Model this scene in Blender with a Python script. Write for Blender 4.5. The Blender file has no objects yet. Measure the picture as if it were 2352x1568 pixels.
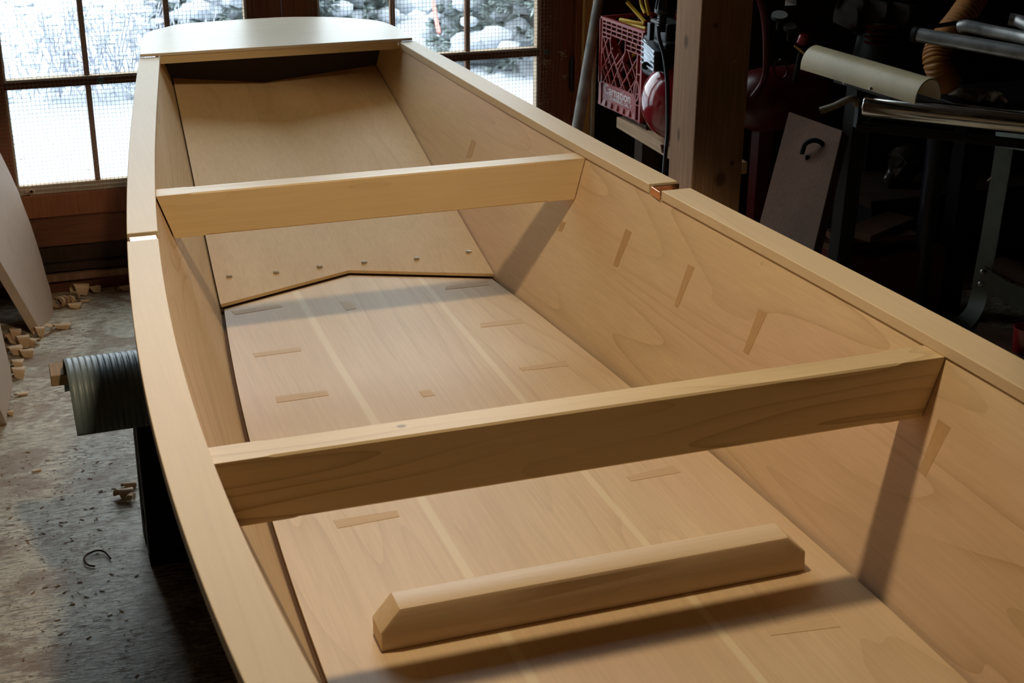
import bpy, bmesh, math, random
from mathutils import Vector, Matrix, noise
rnd = random.Random(7)
S = bpy.context.scene
COL = S.collection

# ------------------------------------------------------------------ camera
cam = bpy.data.cameras.new('camera'); camo = bpy.data.objects.new('camera', cam); COL.objects.link(camo)
pt, yw, rl = math.radians(22.589), math.radians(19.620), math.radians(.4624)
fwd = Vector((math.sin(yw)*math.cos(pt), math.cos(yw)*math.cos(pt), -math.sin(pt)))
rt = Vector((math.cos(yw), -math.sin(yw), 0)); upv = rt.cross(fwd)
rt2 = math.cos(rl)*rt + math.sin(rl)*upv; up2 = -math.sin(rl)*rt + math.cos(rl)*upv
camo.matrix_world = Matrix(((rt2.x, up2.x, -fwd.x, 0), (rt2.y, up2.y, -fwd.y, 0), (rt2.z, up2.z, -fwd.z, 1.70), (0, 0, 0, 1)))
cam.sensor_width = 36; cam.lens = 3350/2352*36; cam.clip_start = .05; cam.clip_end = 200
cam.dof.use_dof = True; cam.dof.focus_distance = 2.8; cam.dof.aperture_fstop = 13
S.camera = camo

# ------------------------------------------------------------------ world, lamps, exposure
W = bpy.data.worlds.new('overcast_sky'); S.world = W; W.use_nodes = True
bg = W.node_tree.nodes['Background']; bg.inputs[0].default_value = (.87, .945, 1.0, 1); bg.inputs[1].default_value = 5.8
S.view_settings.view_transform = 'Standard'; S.view_settings.look = 'None'; S.view_settings.gamma = 1
S.view_settings.use_curve_mapping = False; S.view_settings.exposure = 0.0
S.cycles.use_denoising = True
S.cycles.max_bounces = 10; S.cycles.diffuse_bounces = 5; S.cycles.transparent_max_bounces = 12; S.cycles.caustics_reflective = False; S.cycles.caustics_refractive = False
LAMP = Vector((.46, 1.83, 2.30))
sp = bpy.data.lights.new('lamp_light', 'SPOT'); sp.energy = 62; sp.color = (1, .78, .50); sp.spot_size = math.radians(98); sp.spot_blend = .13; sp.shadow_soft_size = .055
spo = bpy.data.objects.new('lamp_light', sp); COL.objects.link(spo)

# ------------------------------------------------------------------ materials
def newmat(name):
    m = bpy.data.materials.new(name); m.use_nodes = True
    nt = m.node_tree; return m, nt, nt.nodes, nt.links, nt.nodes['Principled BSDF']
def plain(name, col, rough=.5, metal=0., spec=.5, var=0., vscale=20, bump=0., bscale=60, coat=0.):
    m, nt, N, L, p = newmat(name)
    p.inputs['Base Color'].default_value = (*col, 1); p.inputs['Roughness'].default_value = rough
    p.inputs['Metallic'].default_value = metal; p.inputs['Specular IOR Level'].default_value = spec
    if coat: p.inputs['Coat Weight'].default_value = coat; p.inputs['Coat Roughness'].default_value = .08
    tc = N.new('ShaderNodeTexCoord')
    if var:
        n = N.new('ShaderNodeTexNoise'); n.inputs['Scale'].default_value = vscale; n.inputs['Detail'].default_value = 5
        L.new(tc.outputs['Object'], n.inputs['Vector'])
        mx = N.new('ShaderNodeMix'); mx.data_type = 'RGBA'
        mr = N.new('ShaderNodeMapRange'); mr.inputs[1].default_value = .35; mr.inputs[2].default_value = .65
        L.new(n.outputs['Fac'], mr.inputs[0]); L.new(mr.outputs[0], mx.inputs['Factor'])
        mx.inputs['A'].default_value = (*[c*(1-var) for c in col], 1); mx.inputs['B'].default_value = (*[min(1, c*(1+var)) for c in col], 1)
        L.new(mx.outputs['Result'], p.inputs['Base Color'])
    if bump:
        n2 = N.new('ShaderNodeTexNoise'); n2.inputs['Scale'].default_value = bscale; n2.inputs['Detail'].default_value = 4
        L.new(tc.outputs['Object'], n2.inputs['Vector'])
        b = N.new('ShaderNodeBump'); b.inputs['Strength'].default_value = bump; b.inputs['Distance'].default_value = .002
        L.new(n2.outputs['Fac'], b.inputs['Height']); L.new(b.outputs[0], p.inputs['Normal'])
    return m
def math_(N, L, op, a, b=None, c=None):
    n = N.new('ShaderNodeMath'); n.operation = op
    for i, v in enumerate((a, b, c)):
        if v is None: continue
        if isinstance(v, (int, float)): n.inputs[i].default_value = v
        else: L.new(v, n.inputs[i])
    return n.outputs[0]
def mixc(N, L, f, a, b, mode='MIX'):
    n = N.new('ShaderNodeMix'); n.data_type = 'RGBA'; n.blend_type = mode
    for k, v in (('Factor', f), ('A', a), ('B', b)):
        if isinstance(v, (int, float)): n.inputs[k].default_value = v
        elif isinstance(v, tuple): n.inputs[k].default_value = (*v, 1) if len(v) == 3 else v
        else: L.new(v, n.inputs[k])
    return n.outputs['Result']
def wood(name, c1, c2, line, axis='Y', cross=7., along=.55, rings=16., ringamt=.35, fibre=.065, rough=.55, seed=0., stripes=(), knots=(), pink=None, bumpy=.04, spec=.3):
    """grain runs along `axis` of the object's own coordinates; rings are contour lines of a stretched noise"""
    m, nt, N, L, p = newmat(name)
    tc = N.new('ShaderNodeTexCoord'); co = tc.outputs['Object']
    def mapped(al, cr):
        mp = N.new('ShaderNodeMapping'); s = {'X': (al, cr, cr), 'Y': (cr, al, cr), 'Z': (cr, cr, al)}[axis]
        mp.inputs['Scale'].default_value = s; mp.inputs['Location'].default_value = (seed*3.7, seed*1.9, seed*2.3)
        L.new(co, mp.inputs['Vector']); return mp.outputs[0]
    def nz(vec, det=2, rg=.5, dist=0., sc=1.):
        n = N.new('ShaderNodeTexNoise'); n.inputs['Scale'].default_value = sc; n.inputs['Detail'].default_value = det
        n.inputs['Roughness'].default_value = rg; n.inputs['Distortion'].default_value = dist
        L.new(vec, n.inputs['Vector']); return n.outputs['Fac']
    big = nz(mapped(along, cross), 1.5, .45)
    v = math_(N, L, 'MULTIPLY', big, rings)
    fr = math_(N, L, 'FRACT', v)
    edge = math_(N, L, 'POWER', fr, 5.)                       # sharp late-wood edge, soft other side
    msk = nz(mapped(1.3, 3.), 1, .5)
    mr = N.new('ShaderNodeMapRange'); mr.inputs[1].default_value = .42; mr.inputs[2].default_value = .62; L.new(msk, mr.inputs[0])
    ring = math_(N, L, 'MULTIPLY', math_(N, L, 'MULTIPLY', edge, mr.outputs[0]), ringamt)
    blotch = nz(mapped(1.1, 4.5), 3, .55, .4)
    mb = N.new('ShaderNodeMapRange'); mb.inputs[1].default_value = .32; mb.inputs[2].default_value = .68; L.new(blotch, mb.inputs[0])
    col = mixc(N, L, mb.outputs[0], c1, c2)
    if pink:
        pn = nz(mapped(.9, 3.1), 2, .5, .2, 1.)
        mp2 = N.new('ShaderNodeMapRange'); mp2.inputs[1].default_value = .5; mp2.inputs[2].default_value = .72; L.new(pn, mp2.inputs[0])
        col = mixc(N, L, math_(N, L, 'MULTIPLY', mp2.outputs[0], .8), col, pink)
    col = mixc(N, L, ring, col, line)
    fib = nz(mapped(6., 170.), 3, .6)
    mf = N.new('ShaderNodeMapRange'); mf.inputs[1].default_value = .3; mf.inputs[2].default_value = .7; mf.inputs[3].default_value = 1-fibre; mf.inputs[4].default_value = 1+fibre*.6
    L.new(fib, mf.inputs[0])
    hv = N.new('ShaderNodeVectorMath'); hv.operation = 'SCALE'; L.new(col, hv.inputs[0]); L.new(mf.outputs[0], hv.inputs['Scale']); col = hv.outputs[0]
    if stripes or knots:
        sx = N.new('ShaderNodeSeparateXYZ'); L.new(co, sx.inputs[0])
        for (x0, w, c, amt) in stripes:
            wob = math_(N, L, 'MULTIPLY', math_(N, L, 'SUBTRACT', nz(mapped(1.2, .3), 1), .5), .02)
            d = math_(N, L, 'ABSOLUTE', math_(N, L, 'SUBTRACT', math_(N, L, 'ADD', sx.outputs['X'], wob), x0))
            q = N.new('ShaderNodeMapRange'); q.interpolation_type = 'SMOOTHSTEP'; q.inputs[1].default_value = w; q.inputs[2].default_value = w*.45
            L.new(d, q.inputs[0]); col = mixc(N, L, math_(N, L, 'MULTIPLY', q.outputs[0], amt), col, c)
        for (kx, ky, kz, r, st) in knots:
            s3 = N.new('ShaderNodeVectorMath'); s3.operation = 'SUBTRACT'; L.new(co, s3.inputs[0]); s3.inputs[1].default_value = (kx, ky, kz)
            s4 = N.new('ShaderNodeVectorMath'); s4.operation = 'MULTIPLY'; L.new(s3.outputs[0], s4.inputs[0]); s4.inputs[1].default_value = {'X': (1/st, 1, 1), 'Y': (1, 1/st, 1), 'Z': (1, 1, 1/st)}[axis]
            s5 = N.new('ShaderNodeVectorMath'); s5.operation = 'LENGTH'; L.new(s4.outputs[0], s5.inputs[0])
            q = N.new('ShaderNodeMapRange'); q.interpolation_type = 'SMOOTHSTEP'; q.inputs[1].default_value = r; q.inputs[2].default_value = r*.4
            L.new(s5.outputs['Value'], q.inputs[0]); col = mixc(N, L, math_(N, L, 'MULTIPLY', q.outputs[0], .7), col, tuple(c*.45 for c in line))
    L.new(col, p.inputs['Base Color'])
    p.inputs['Roughness'].default_value = rough; p.inputs['Specular IOR Level'].default_value = spec
    if bumpy:
        b = N.new('ShaderNodeBump'); b.inputs['Strength'].default_value = bumpy; b.inputs['Distance'].default_value = .001
        L.new(fib, b.inputs['Height']); L.new(b.outputs[0], p.inputs['Normal'])
    return m
LT, MD, LN, PK = (.70, .535, .335), (.625, .455, .27), (.40, .25, .12), (.67, .46, .32)
PALE = (.70, .60, .44)
M = {}
M['bottom'] = wood('birch_bottom', LT, MD, LN, 'Y', cross=6, along=.5, rings=13, ringamt=.30, seed=1, pink=PK, stripes=((.556, .010, (.76, .64, .42), .75), (.838, .0085, (.76, .64, .42), .75)), rough=.44, spec=.45)
M['side'] = wood('birch_side', (.70, .535, .335), (.62, .45, .255), LN, 'Y', cross=5, along=.55, rings=17, ringamt=.5, seed=3, pink=PK, knots=((1.156, 2.019, .891, .006, 1.), (1.191, 1.523, .889, .003, 1)))
M['bow'] = wood('birch_bow', (.62, .45, .25), (.55, .38, .19), LN, 'Y', cross=5, along=.6, rings=9, ringamt=.28, seed=5, pink=(.58, .36, .19), fibre=.07)
M['cap'] = wood('gunwale_wood', (.70, .555, .36), (.65, .50, .31), (.46, .31, .16), 'Y', cross=16, along=.5, rings=9, ringamt=.22, seed=7, fibre=.035, rough=.46, spec=.35)
M['thwart'] = wood('thwart_wood', (.69, .53, .31), (.61, .45, .24), (.33, .20, .08), 'X', cross=9, along=1.1, rings=12, ringamt=.85, seed=11, fibre=.05, knots=((.42, 1.585, .905, .006, 1.4),), rough=.42, spec=.5)
M['deck'] = wood('deck_wood', (.70, .60, .46), (.66, .555, .41), (.52, .40, .27), 'X', cross=9, along=.8, rings=8, ringamt=.25, seed=13, fibre=.06, rough=.36, spec=.5)
M['brace'] = wood('brace_wood', (.70, .55, .37), (.65, .50, .32), (.50, .36, .21), 'X', cross=14, along=1., rings=7, ringamt=.25, seed=15, rough=.42, spec=.5)
M['patch'] = wood('patch_wood', (.63, .46, .28), (.57, .40, .235), (.40, .26, .14), 'X', cross=60, along=4, rings=5, ringamt=.3, seed=17)
M['patch_light'] = wood('pale_patch_wood', (.70, .53, .33), (.66, .49, .30), (.5, .35, .2), 'X', cross=60, along=4, rings=5, ringamt=.3, seed=18)
M['post'] = wood('rough_post_wood', (.47, .26, .14), (.36, .18, .085), (.20, .09, .04), 'Z', cross=16, along=1.2, rings=8, ringamt=.45, seed=21, fibre=.28, rough=.8, bumpy=.6,
                 knots=((1.62, 3.275, 1.0, .016, 1.5), (1.62, 3.29, .76, .011, 2.2), (1.70, 3.2, .66, .022, 1.3), (1.66, 3.2, 1.05, .009, 1), (1.73, 3.2, .70, .009, 1.)))
M['redwood'] = wood('red_brown_frame', (.34, .115, .05), (.22, .07, .032), (.11, .035, .02), 'Z', cross=14, along=1., rings=7, ringamt=.4, seed=23, fibre=.2, rough=.6)
M['redwood_h'] = wood('red_brown_board', (.20, .07, .034), (.13, .045, .022), (.06, .022, .012), 'X', cross=14, along=1., rings=7, ringamt=.4, seed=25, fibre=.2, rough=.7)
M['muntin'] = wood('muntin_wood', (.32, .17, .10), (.22, .115, .07), (.08, .04, .02), 'Z', cross=40, along=2., rings=5, ringamt=.3, seed=27, fibre=.2, rough=.8)
M['pale_sill'] = wood('bleached_wood', (.62, .50, .36), (.46, .33, .22), (.25, .16, .09), 'X', cross=30, along=2., rings=5, ringamt=.3, seed=29, fibre=.25, rough=.8)
M['orange_trim'] = wood('orange_trim', (.60, .31, .10), (.48, .23, .07), (.2, .09, .03), 'Z', cross=25, along=1.5, rings=5, ringamt=.3, seed=31, rough=.6)
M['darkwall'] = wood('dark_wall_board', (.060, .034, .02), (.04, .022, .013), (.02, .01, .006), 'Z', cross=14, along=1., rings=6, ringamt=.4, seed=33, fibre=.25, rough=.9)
M['oldboard'] = wood('old_board', (.15, .075, .042), (.10, .05, .028), (.08, .035, .025), 'Z', cross=9, along=1., rings=6, ringamt=.4, seed=35, fibre=.2, rough=.8)
M['shelfwood'] = wood('shelf_wood', (.50, .34, .20), (.42, .27, .15), (.28, .17, .09), 'Y', cross=14, along=1., rings=6, ringamt=.4, seed=37, fibre=.2, rough=.8)
M['panel'] = wood('sanded_panel', (.62, .47, .36), (.55, .40, .30), (.42, .29, .2), 'Z', cross=5, along=.7, rings=6, ringamt=.2, seed=39, fibre=.08)
M['shaving'] = wood('shaving_wood', (.70, .50, .31), (.62, .41, .24), (.45, .28, .15), 'X', cross=40, along=5, rings=5, ringamt=.3, seed=41, rough=.6)
M['gap'] = plain('dark_gap_sheet', (.10, .05, .02), .9)  # dark brown for the outer sheets seen through the panel gaps
M['copper'] = plain('copper_sheet', (.93, .45, .26), .22, 1., var=.12, vscale=60, bump=.25, bscale=90)
M['steel'] = plain('screw_steel', (.55, .54, .52), .3, 1.)
M['galv'] = plain('galvanised_tube', (.40, .39, .37), .42, .6, var=.25, vscale=25, bump=.1)
M['chrome'] = plain('chrome_roller', (.80, .78, .70), .17, 1., var=.06, vscale=30)
M['blackplastic'] = plain('black_plastic', (.006, .006, .007), .6, spec=.2)
M['blackrubber'] = plain('black_rubber', (.012, .012, .013), .38)
M['redpaint'] = plain('red_paint', (.26, .012, .018), .16, var=.12, vscale=6, coat=.8)
M['darkred'] = plain('dull_red_paint', (.075, .005, .004), .35, var=.15)
M['crate'] = plain('red_crate_plastic', (.33, .042, .034), .45, var=.12, vscale=12)
M['letter'] = plain('white_print', (.85, .80, .80), .6)
M['aluminium'] = plain('cast_aluminium', (.55, .58, .62), .32, .85, var=.08, vscale=40)
M['darkcast'] = plain('dark_casting', (.013, .012, .011), .5, .3, bump=.3, bscale=120)
M['yellow'] = plain('yellow_hose', (.75, .48, .03), .35)
M['orangehose'] = plain('orange_hose', (.50, .22, .055), .5)
M['pvc'] = plain('old_plastic_pipe', (.60, .48, .28), .4, var=.13, vscale=9)
M['standpaint'] = plain('grey_green_paint', (.15, .17, .145), .5, var=.1, bump=.1)
M['greypipe'] = plain('weathered_grey_wood', (.24, .22, .19), .85, var=.3, vscale=18, bump=.4, bscale=80)
M['gaugeface'] = plain('gauge_face', (.22, .21, .20), .3)
M['brass'] = plain('brass', (.70, .50, .20), .2, 1.)
M['cloth'] = plain('grey_cloth', (.07, .065, .055), .9, var=.3, vscale=12)
M['rag'] = plain('cream_rag', (.20, .15, .10), .9)
M['bluebox'] = plain('blue_black_paint', (.012, .014, .026), .35)
M['poly'] = plain('dusty_film', (.05, .046, .04), .2, var=.4, vscale=40)
M['snow'] = plain('snow', (.50, .53, .57), .8, spec=.1, var=.03, vscale=2, bump=.5, bscale=4)
M['needles'] = plain('evergreen_needles', (.36, .42, .40), .8, var=.3, vscale=8)  # pale base colour carries the snowfall haze
M['twig'] = plain('snowy_twigs', (.46, .48, .54), .9)
M['pinktape'] = plain('pink_tape', (.85, .30, .25), .7)
M['wire'] = plain('galvanised_wire', (.26, .22, .18), .6, .2)
M['dust'] = plain('sawdust', (.55, .36, .2), .95)
M['lampshade'] = plain('lamp_shade', (.02, .05, .03), .4)

# thin window glass: mostly clear, a little reflective
g, nt, N, L, p = newmat('window_glass')
tr = N.new('ShaderNodeBsdfTransparent'); tr.inputs[0].default_value = (.93, .96, .97, 1)
gl = N.new('ShaderNodeBsdfGlossy'); gl.inputs['Roughness'].default_value = .02
fz = N.new('ShaderNodeLayerWeight'); fz.inputs[0].default_value = .5
ms = N.new('ShaderNodeMixShader'); L.new(math_(N, L, 'ADD', math_(N, L, 'MULTIPLY', math_(N, L, 'POWER', fz.outputs['Facing'], 5.), .7), .03), ms.inputs[0]); L.new(tr.outputs[0], ms.inputs[1]); L.new(gl.outputs[0], ms.inputs[2])
L.new(ms.outputs[0], N['Material Output'].inputs[0]); M['glass'] = g

# worn, painted plywood floor
f, nt, N, L, p = newmat('worn_floor')
tc = N.new('ShaderNodeTexCoord'); co = tc.outputs['Object']
def fn(sc, det, rg, dist=0.):
    mp = N.new('ShaderNodeMapping'); mp.inputs['Scale'].default_value = sc; L.new(co, mp.inputs[0])
    n = N.new('ShaderNodeTexNoise'); n.inputs['Scale'].default_value = 1; n.inputs['Detail'].default_value = det; n.inputs['Roughness'].default_value = rg; n.inputs['Distortion'].default_value = dist
    L.new(mp.outputs[0], n.inputs['Vector']); return n.outputs['Fac']
def rng(v, a, b, c=0., d=1.):
    q = N.new('ShaderNodeMapRange'); q.inputs[1].default_value = a; q.inputs[2].default_value = b; q.inputs[3].default_value = c; q.inputs[4].default_value = d
    L.new(v, q.inputs[0]); return q.outputs[0]
base = mixc(N, L, rng(fn((3, 5, 1), 6, .6), .35, .65), (.60, .51, .36), (.76, .69, .54))
streak = rng(fn((22, 130, 1), 6, .75), .495, .55)
base = mixc(N, L, math_(N, L, 'MULTIPLY', streak, .75), base, (.20, .155, .105))
chips = rng(fn((38, 110, 1), 5, .72, .8), .545, .57)
patchy = rng(fn((3.2, 4., 1), 4, .65), .44, .56)
base = mixc(N, L, math_(N, L, 'MULTIPLY', chips, math_(N, L, 'ADD', math_(N, L, 'MULTIPLY', patchy, .7), .2)), base, (.14, .07, .032))
base = mixc(N, L, math_(N, L, 'MULTIPLY', rng(fn((4, 6, 1), 6, .75, .6), .505, .575), .75), base, (.27, .165, .085))
L.new(base, p.inputs['Base Color'])
rr = math_(N, L, 'ADD', rng(fn((20, 60, 1), 4, .6),  .42, .58, .17, .42), math_(N, L, 'MULTIPLY', chips, .3))
L.new(rr, p.inputs['Roughness']); p.inputs['Specular IOR Level'].default_value = .5
b = N.new('ShaderNodeBump'); b.inputs['Strength'].default_value = .9; b.inputs['Distance'].default_value = .003
L.new(fn((40, 140, 1), 5, .7), b.inputs['Height']); L.new(b.outputs[0], p.inputs['Normal'])
M['floor'] = f

# ------------------------------------------------------------------ mesh helpers
class MB:
    def __init__(s): s.v = []; s.f = []
    def poly(s, verts, faces):
        n = len(s.v); s.v += [tuple(v) for v in verts]; s.f += [tuple(n+i for i in q) for q in faces]; return s
    def hexa(s, p):   # 8 corners: bottom ring 0-3, top ring 4-7
        return s.poly(p, [(3, 2, 1, 0), (4, 5, 6, 7), (0, 1, 5, 4), (1, 2, 6, 5), (2, 3, 7, 6), (3, 0, 4, 7)])
    def box(s, x0, x1, y0, y1, z0, z1):
        return s.hexa([(x0, y0, z0), (x1, y0, z0), (x1, y1, z0), (x0, y1, z0), (x0, y0, z1), (x1, y0, z1), (x1, y1, z1), (x0, y1, z1)])
    def obox(s, c, ax, ay, az):   # centre and three half-axis vectors
        c, ax, ay, az = Vector(c), Vector(ax), Vector(ay), Vector(az)
        return s.hexa([c+a*ax+b_*ay+d*az for d in (-1, 1) for a, b_ in ((-1, -1), (1, -1), (1, 1), (-1, 1))])
    def bar(s, a, b, w, h, upd=(0, 0, 1)):   # rectangular bar from a to b
        a, b = Vector(a), Vector(b); d = (b-a).normalized(); u = Vector(upd)
        sd = d.cross(u)
        if sd.length < 1e-4: sd = d.cross(Vector((1, 0, 0)))
        sd.normalize(); u = sd.cross(d)
        return s.obox((a+b)/2, (b-a)/2, sd*w/2, u*h/2)
    def tube(s, pts, r, n=12, caps=True, closed=False):
        pts = [Vector(q) for q in pts]; k = len(pts); rs = r if isinstance(r, (list, tuple)) else [r]*k
        base = len(s.v); prev = None
        for i, q in enumerate(pts):
            t = (pts[min(i+1, k-1)]-pts[max(i-1, 0)]).normalized()
            if prev is None:
                u = t.cross(Vector((0, 0, 1)))
                if u.length < .05: u = t.cross(Vector((1, 0, 0)))
            else: u = prev - t*prev.dot(t)
            u.normalize(); prev = u; w = t.cross(u)
            for j in range(n):
                a = 2*math.pi*j/n; s.v.append(tuple(q+rs[i]*(math.cos(a)*u+math.sin(a)*w)))
        for i in range(k-1):
            for j in range(n):
                s.f.append((base+i*n+j, base+i*n+(j+1) % n, base+(i+1)*n+(j+1) % n, base+(i+1)*n+j))
        if caps: s.f.append(tuple(base+j for j in range(n-1, -1, -1))); s.f.append(tuple(base+(k-1)*n+j for j in range(n)))
        return s
    def lathe(s, o, ax, prof, n=24):   # prof: (distance along axis, radius)
        o = Vector(o); ax = Vector(ax).normalized()
        return s.tube2([(o+ax*d, r) for d, r in prof], ax, n)
    def tube2(s, pr, ax, n):
        u = ax.cross(Vector((0, 0, 1)))
        if u.length < .05: u = ax.cross(Vector((1, 0, 0)))
        u.normalize(); w = ax.cross(u); base = len(s.v); k = len(pr)
        for c, r in pr:
            for j in range(n):
                a = 2*math.pi*j/n; s.v.append(tuple(c+max(r, 1e-5)*(math.cos(a)*u+math.sin(a)*w)))
        for i in range(k-1):
            for j in range(n): s.f.append((base+i*n+j, base+i*n+(j+1) % n, base+(i+1)*n+(j+1) % n, base+(i+1)*n+j))
        s.f.append(tuple(base+j for j in range(n-1, -1, -1))); s.f.append(tuple(base+(k-1)*n+j for j in range(n)))
        return s
    def prism(s, outline, off):   # outline of 3-D points, extruded by off
        o = [Vector(q) for q in outline]; off = Vector(off); n = len(o)
        return s.poly(o+[q+off for q in o], [tuple(range(n-1, -1, -1)), tuple(range(n, 2*n))]+[(i, (i+1) % n, n+(i+1) % n, n+i) for i in range(n)])
    def build(s, name, mat, parent=None, smooth=False, bevel=0., seg=2):
        me = bpy.data.meshes.new(name); me.from_pydata(s.v, [], s.f)
        bm = bmesh.new(); bm.from_mesh(me); bmesh.ops.recalc_face_normals(bm, faces=bm.faces)
        if bevel: bmesh.ops.bevel(bm, geom=[e for e in bm.edges if len(e.link_faces) == 2 and e.calc_face_angle(0) > .5], offset=bevel, segments=seg, affect='EDGES', profile=.5, clamp_overlap=True)
        bm.to_mesh(me); bm.free()
        if smooth:
            me.polygons.foreach_set('use_smooth', [True]*len(me.polygons)); me.set_sharp_from_angle(angle=math.radians(40))
        me.materials.append(M[mat] if isinstance(mat, str) else mat)
        o = bpy.data.objects.new(name, me); COL.objects.link(o)
        if parent is not None:
            o.parent = parent; o.matrix_parent_inverse = parent_inv(parent)
        return o
def parent_inv(pr):
    m = Matrix(); q = pr
    while q is not None: m = Matrix.Translation(q.location) @ m if False else m; q = q.parent
    return (Matrix.Translation(-world_loc(pr)))
def world_loc(o):
    v = Vector((0, 0, 0))
    while o is not None:
        v += o.location
        if o.parent is not None: v += o.matrix_parent_inverse.to_translation()
        o = o.parent
    return v
def tag(o, label=None, cat=None, group=None, kind=None):
    if label: o['label'] = label
    if cat: o['category'] = cat
    if group: o['group'] = group
    if kind: o['kind'] = kind
    return o
def thing(name, loc, label, cat, group=None):
    o = bpy.data.objects.new(name, None); COL.objects.link(o); o.location = loc; o.empty_display_size = .05
    return tag(o, label, cat, group)
def catmull(pts, n=8):
    pts = [Vector(q) for q in pts]; out = []
    P = [pts[0]*2-pts[1]]+pts+[pts[-1]*2-pts[-2]]
    for i in range(1, len(P)-2):
        for j in range(n):
            t = j/n; a, b_, c, d = P[i-1], P[i], P[i+1], P[i+2]
            out.append(.5*((2*b_)+(-a+c)*t+(2*a-5*b_+4*c-d)*t*t+(-a+3*b_-3*c+d)*t**3))
    return out+[pts[-1]]

# lamp fixture hanging over the boat (above the frame)
lf = thing('pendant_lamp', (LAMP.x, LAMP.y, 3.6), 'green metal pendant work lamp hung from the ceiling above the boat', 'lamp')
MB().lathe((LAMP.x, LAMP.y, LAMP.z+.10), (0, 0, -1), [(0, .02), (.02, .05), (.06, .10), (.12, .17), (.125, .172), (.12, .165), (.06, .095), (.03, .03)], 32).build('lamp_shade', 'lampshade', lf, True)
MB().tube([(LAMP.x, LAMP.y, LAMP.z+.09), (LAMP.x, LAMP.y, 3.6)], .004, 8).build('cord', 'blackrubber', lf, True)
spo.location = LAMP+Vector((0, 0, .0)); spo.rotation_euler = Vector((-.40, .45, -2.3)).to_track_quat('-Z', 'Y').to_euler()

# ================================================================== the room
WY = 4.71                                            # inner face of the window wall
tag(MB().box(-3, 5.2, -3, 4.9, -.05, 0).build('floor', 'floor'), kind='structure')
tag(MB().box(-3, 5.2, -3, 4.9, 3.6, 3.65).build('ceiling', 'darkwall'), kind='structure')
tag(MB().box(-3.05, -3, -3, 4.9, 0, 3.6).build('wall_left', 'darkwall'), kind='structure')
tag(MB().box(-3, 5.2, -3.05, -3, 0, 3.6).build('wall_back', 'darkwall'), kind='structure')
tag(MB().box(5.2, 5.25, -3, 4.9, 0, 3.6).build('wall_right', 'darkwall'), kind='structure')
# front wall shell with the window openings left free: x -1.52..-.24 | -.10..1.895
wf = MB()
WT = 3.20                                            # head of the windows, raised out of view to admit more daylight
wf.box(-3, 5.2, WY+.03, WY+.13, 0, .26).box(-3, 5.2, WY+.03, WY+.13, WT, 3.6)
wf.box(-3, -.11, WY+.03, WY+.13, .26, WT).box(1.90, 2.718, WY+.03, WY+.13, .26, WT).box(2.765, 5.2, WY+.03, WY+.13, .26, WT).box(2.718, 2.765, WY+.03, WY+.13, .26, .80).box(2.718, 2.765, WY+.03, WY+.13, 1.2, WT)
wall = tag(wf.build('wall_front', 'darkwall'), kind='structure')
# what covers it inside: planks under the windows, ledges, trims
MB().box(-.62, 1.95, WY, WY+.03, .160, .252).build('plank', 'redwood_h', wall, bevel=.002)
MB().box(-.62, 1.95, WY+.004, WY+.03, .252, .262).build('plank', 'redwood_h', wall)
MB().box(-.62, 1.95, WY+.012, WY+.03, .10, .158).build('plank', 'darkwall', wall, bevel=.002)
MB().box(-.62, 1.95, WY-.006, WY+.03, .074, .098).build('plank', 'darkwall', wall, bevel=.002)
MB().box(-.62, 1.95, WY-.014, WY+.03, .043, .066).build('ledge', 'muntin', wall, bevel=.002)
MB().box(-.62, 1.95, WY+.002, WY+.03, .0, .042).build('plank', 'redwood_h', wall)
MB().box(1.893, 1.912, WY-.03, WY+.03, 0, WT).build('trim_board', 'redwood', wall, bevel=.002)
MB().box(1.914, 1.945, WY-.05, WY+.03, 0, 2.6).build('trim_board', 'orange_trim', wall, bevel=.002)
MB().box(1.946, 1.958, WY-.065, WY+.03, 0, 2.6).build('trim_board', 'pale_sill', wall, bevel=.001)
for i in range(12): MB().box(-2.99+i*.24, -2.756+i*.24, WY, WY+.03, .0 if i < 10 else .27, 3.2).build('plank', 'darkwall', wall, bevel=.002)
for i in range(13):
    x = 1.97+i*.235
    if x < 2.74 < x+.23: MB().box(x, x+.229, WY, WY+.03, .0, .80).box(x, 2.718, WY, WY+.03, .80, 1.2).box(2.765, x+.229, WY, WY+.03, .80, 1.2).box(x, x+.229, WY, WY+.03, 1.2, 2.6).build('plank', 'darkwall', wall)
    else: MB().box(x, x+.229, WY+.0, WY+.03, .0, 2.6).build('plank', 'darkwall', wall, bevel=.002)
MB().box(2.06, 2.36, WY-.06, WY-.045, .93, 1.35).build('panel', plain('grey_panel', (.12, .11, .085), .8, var=.15), wall)

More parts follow.
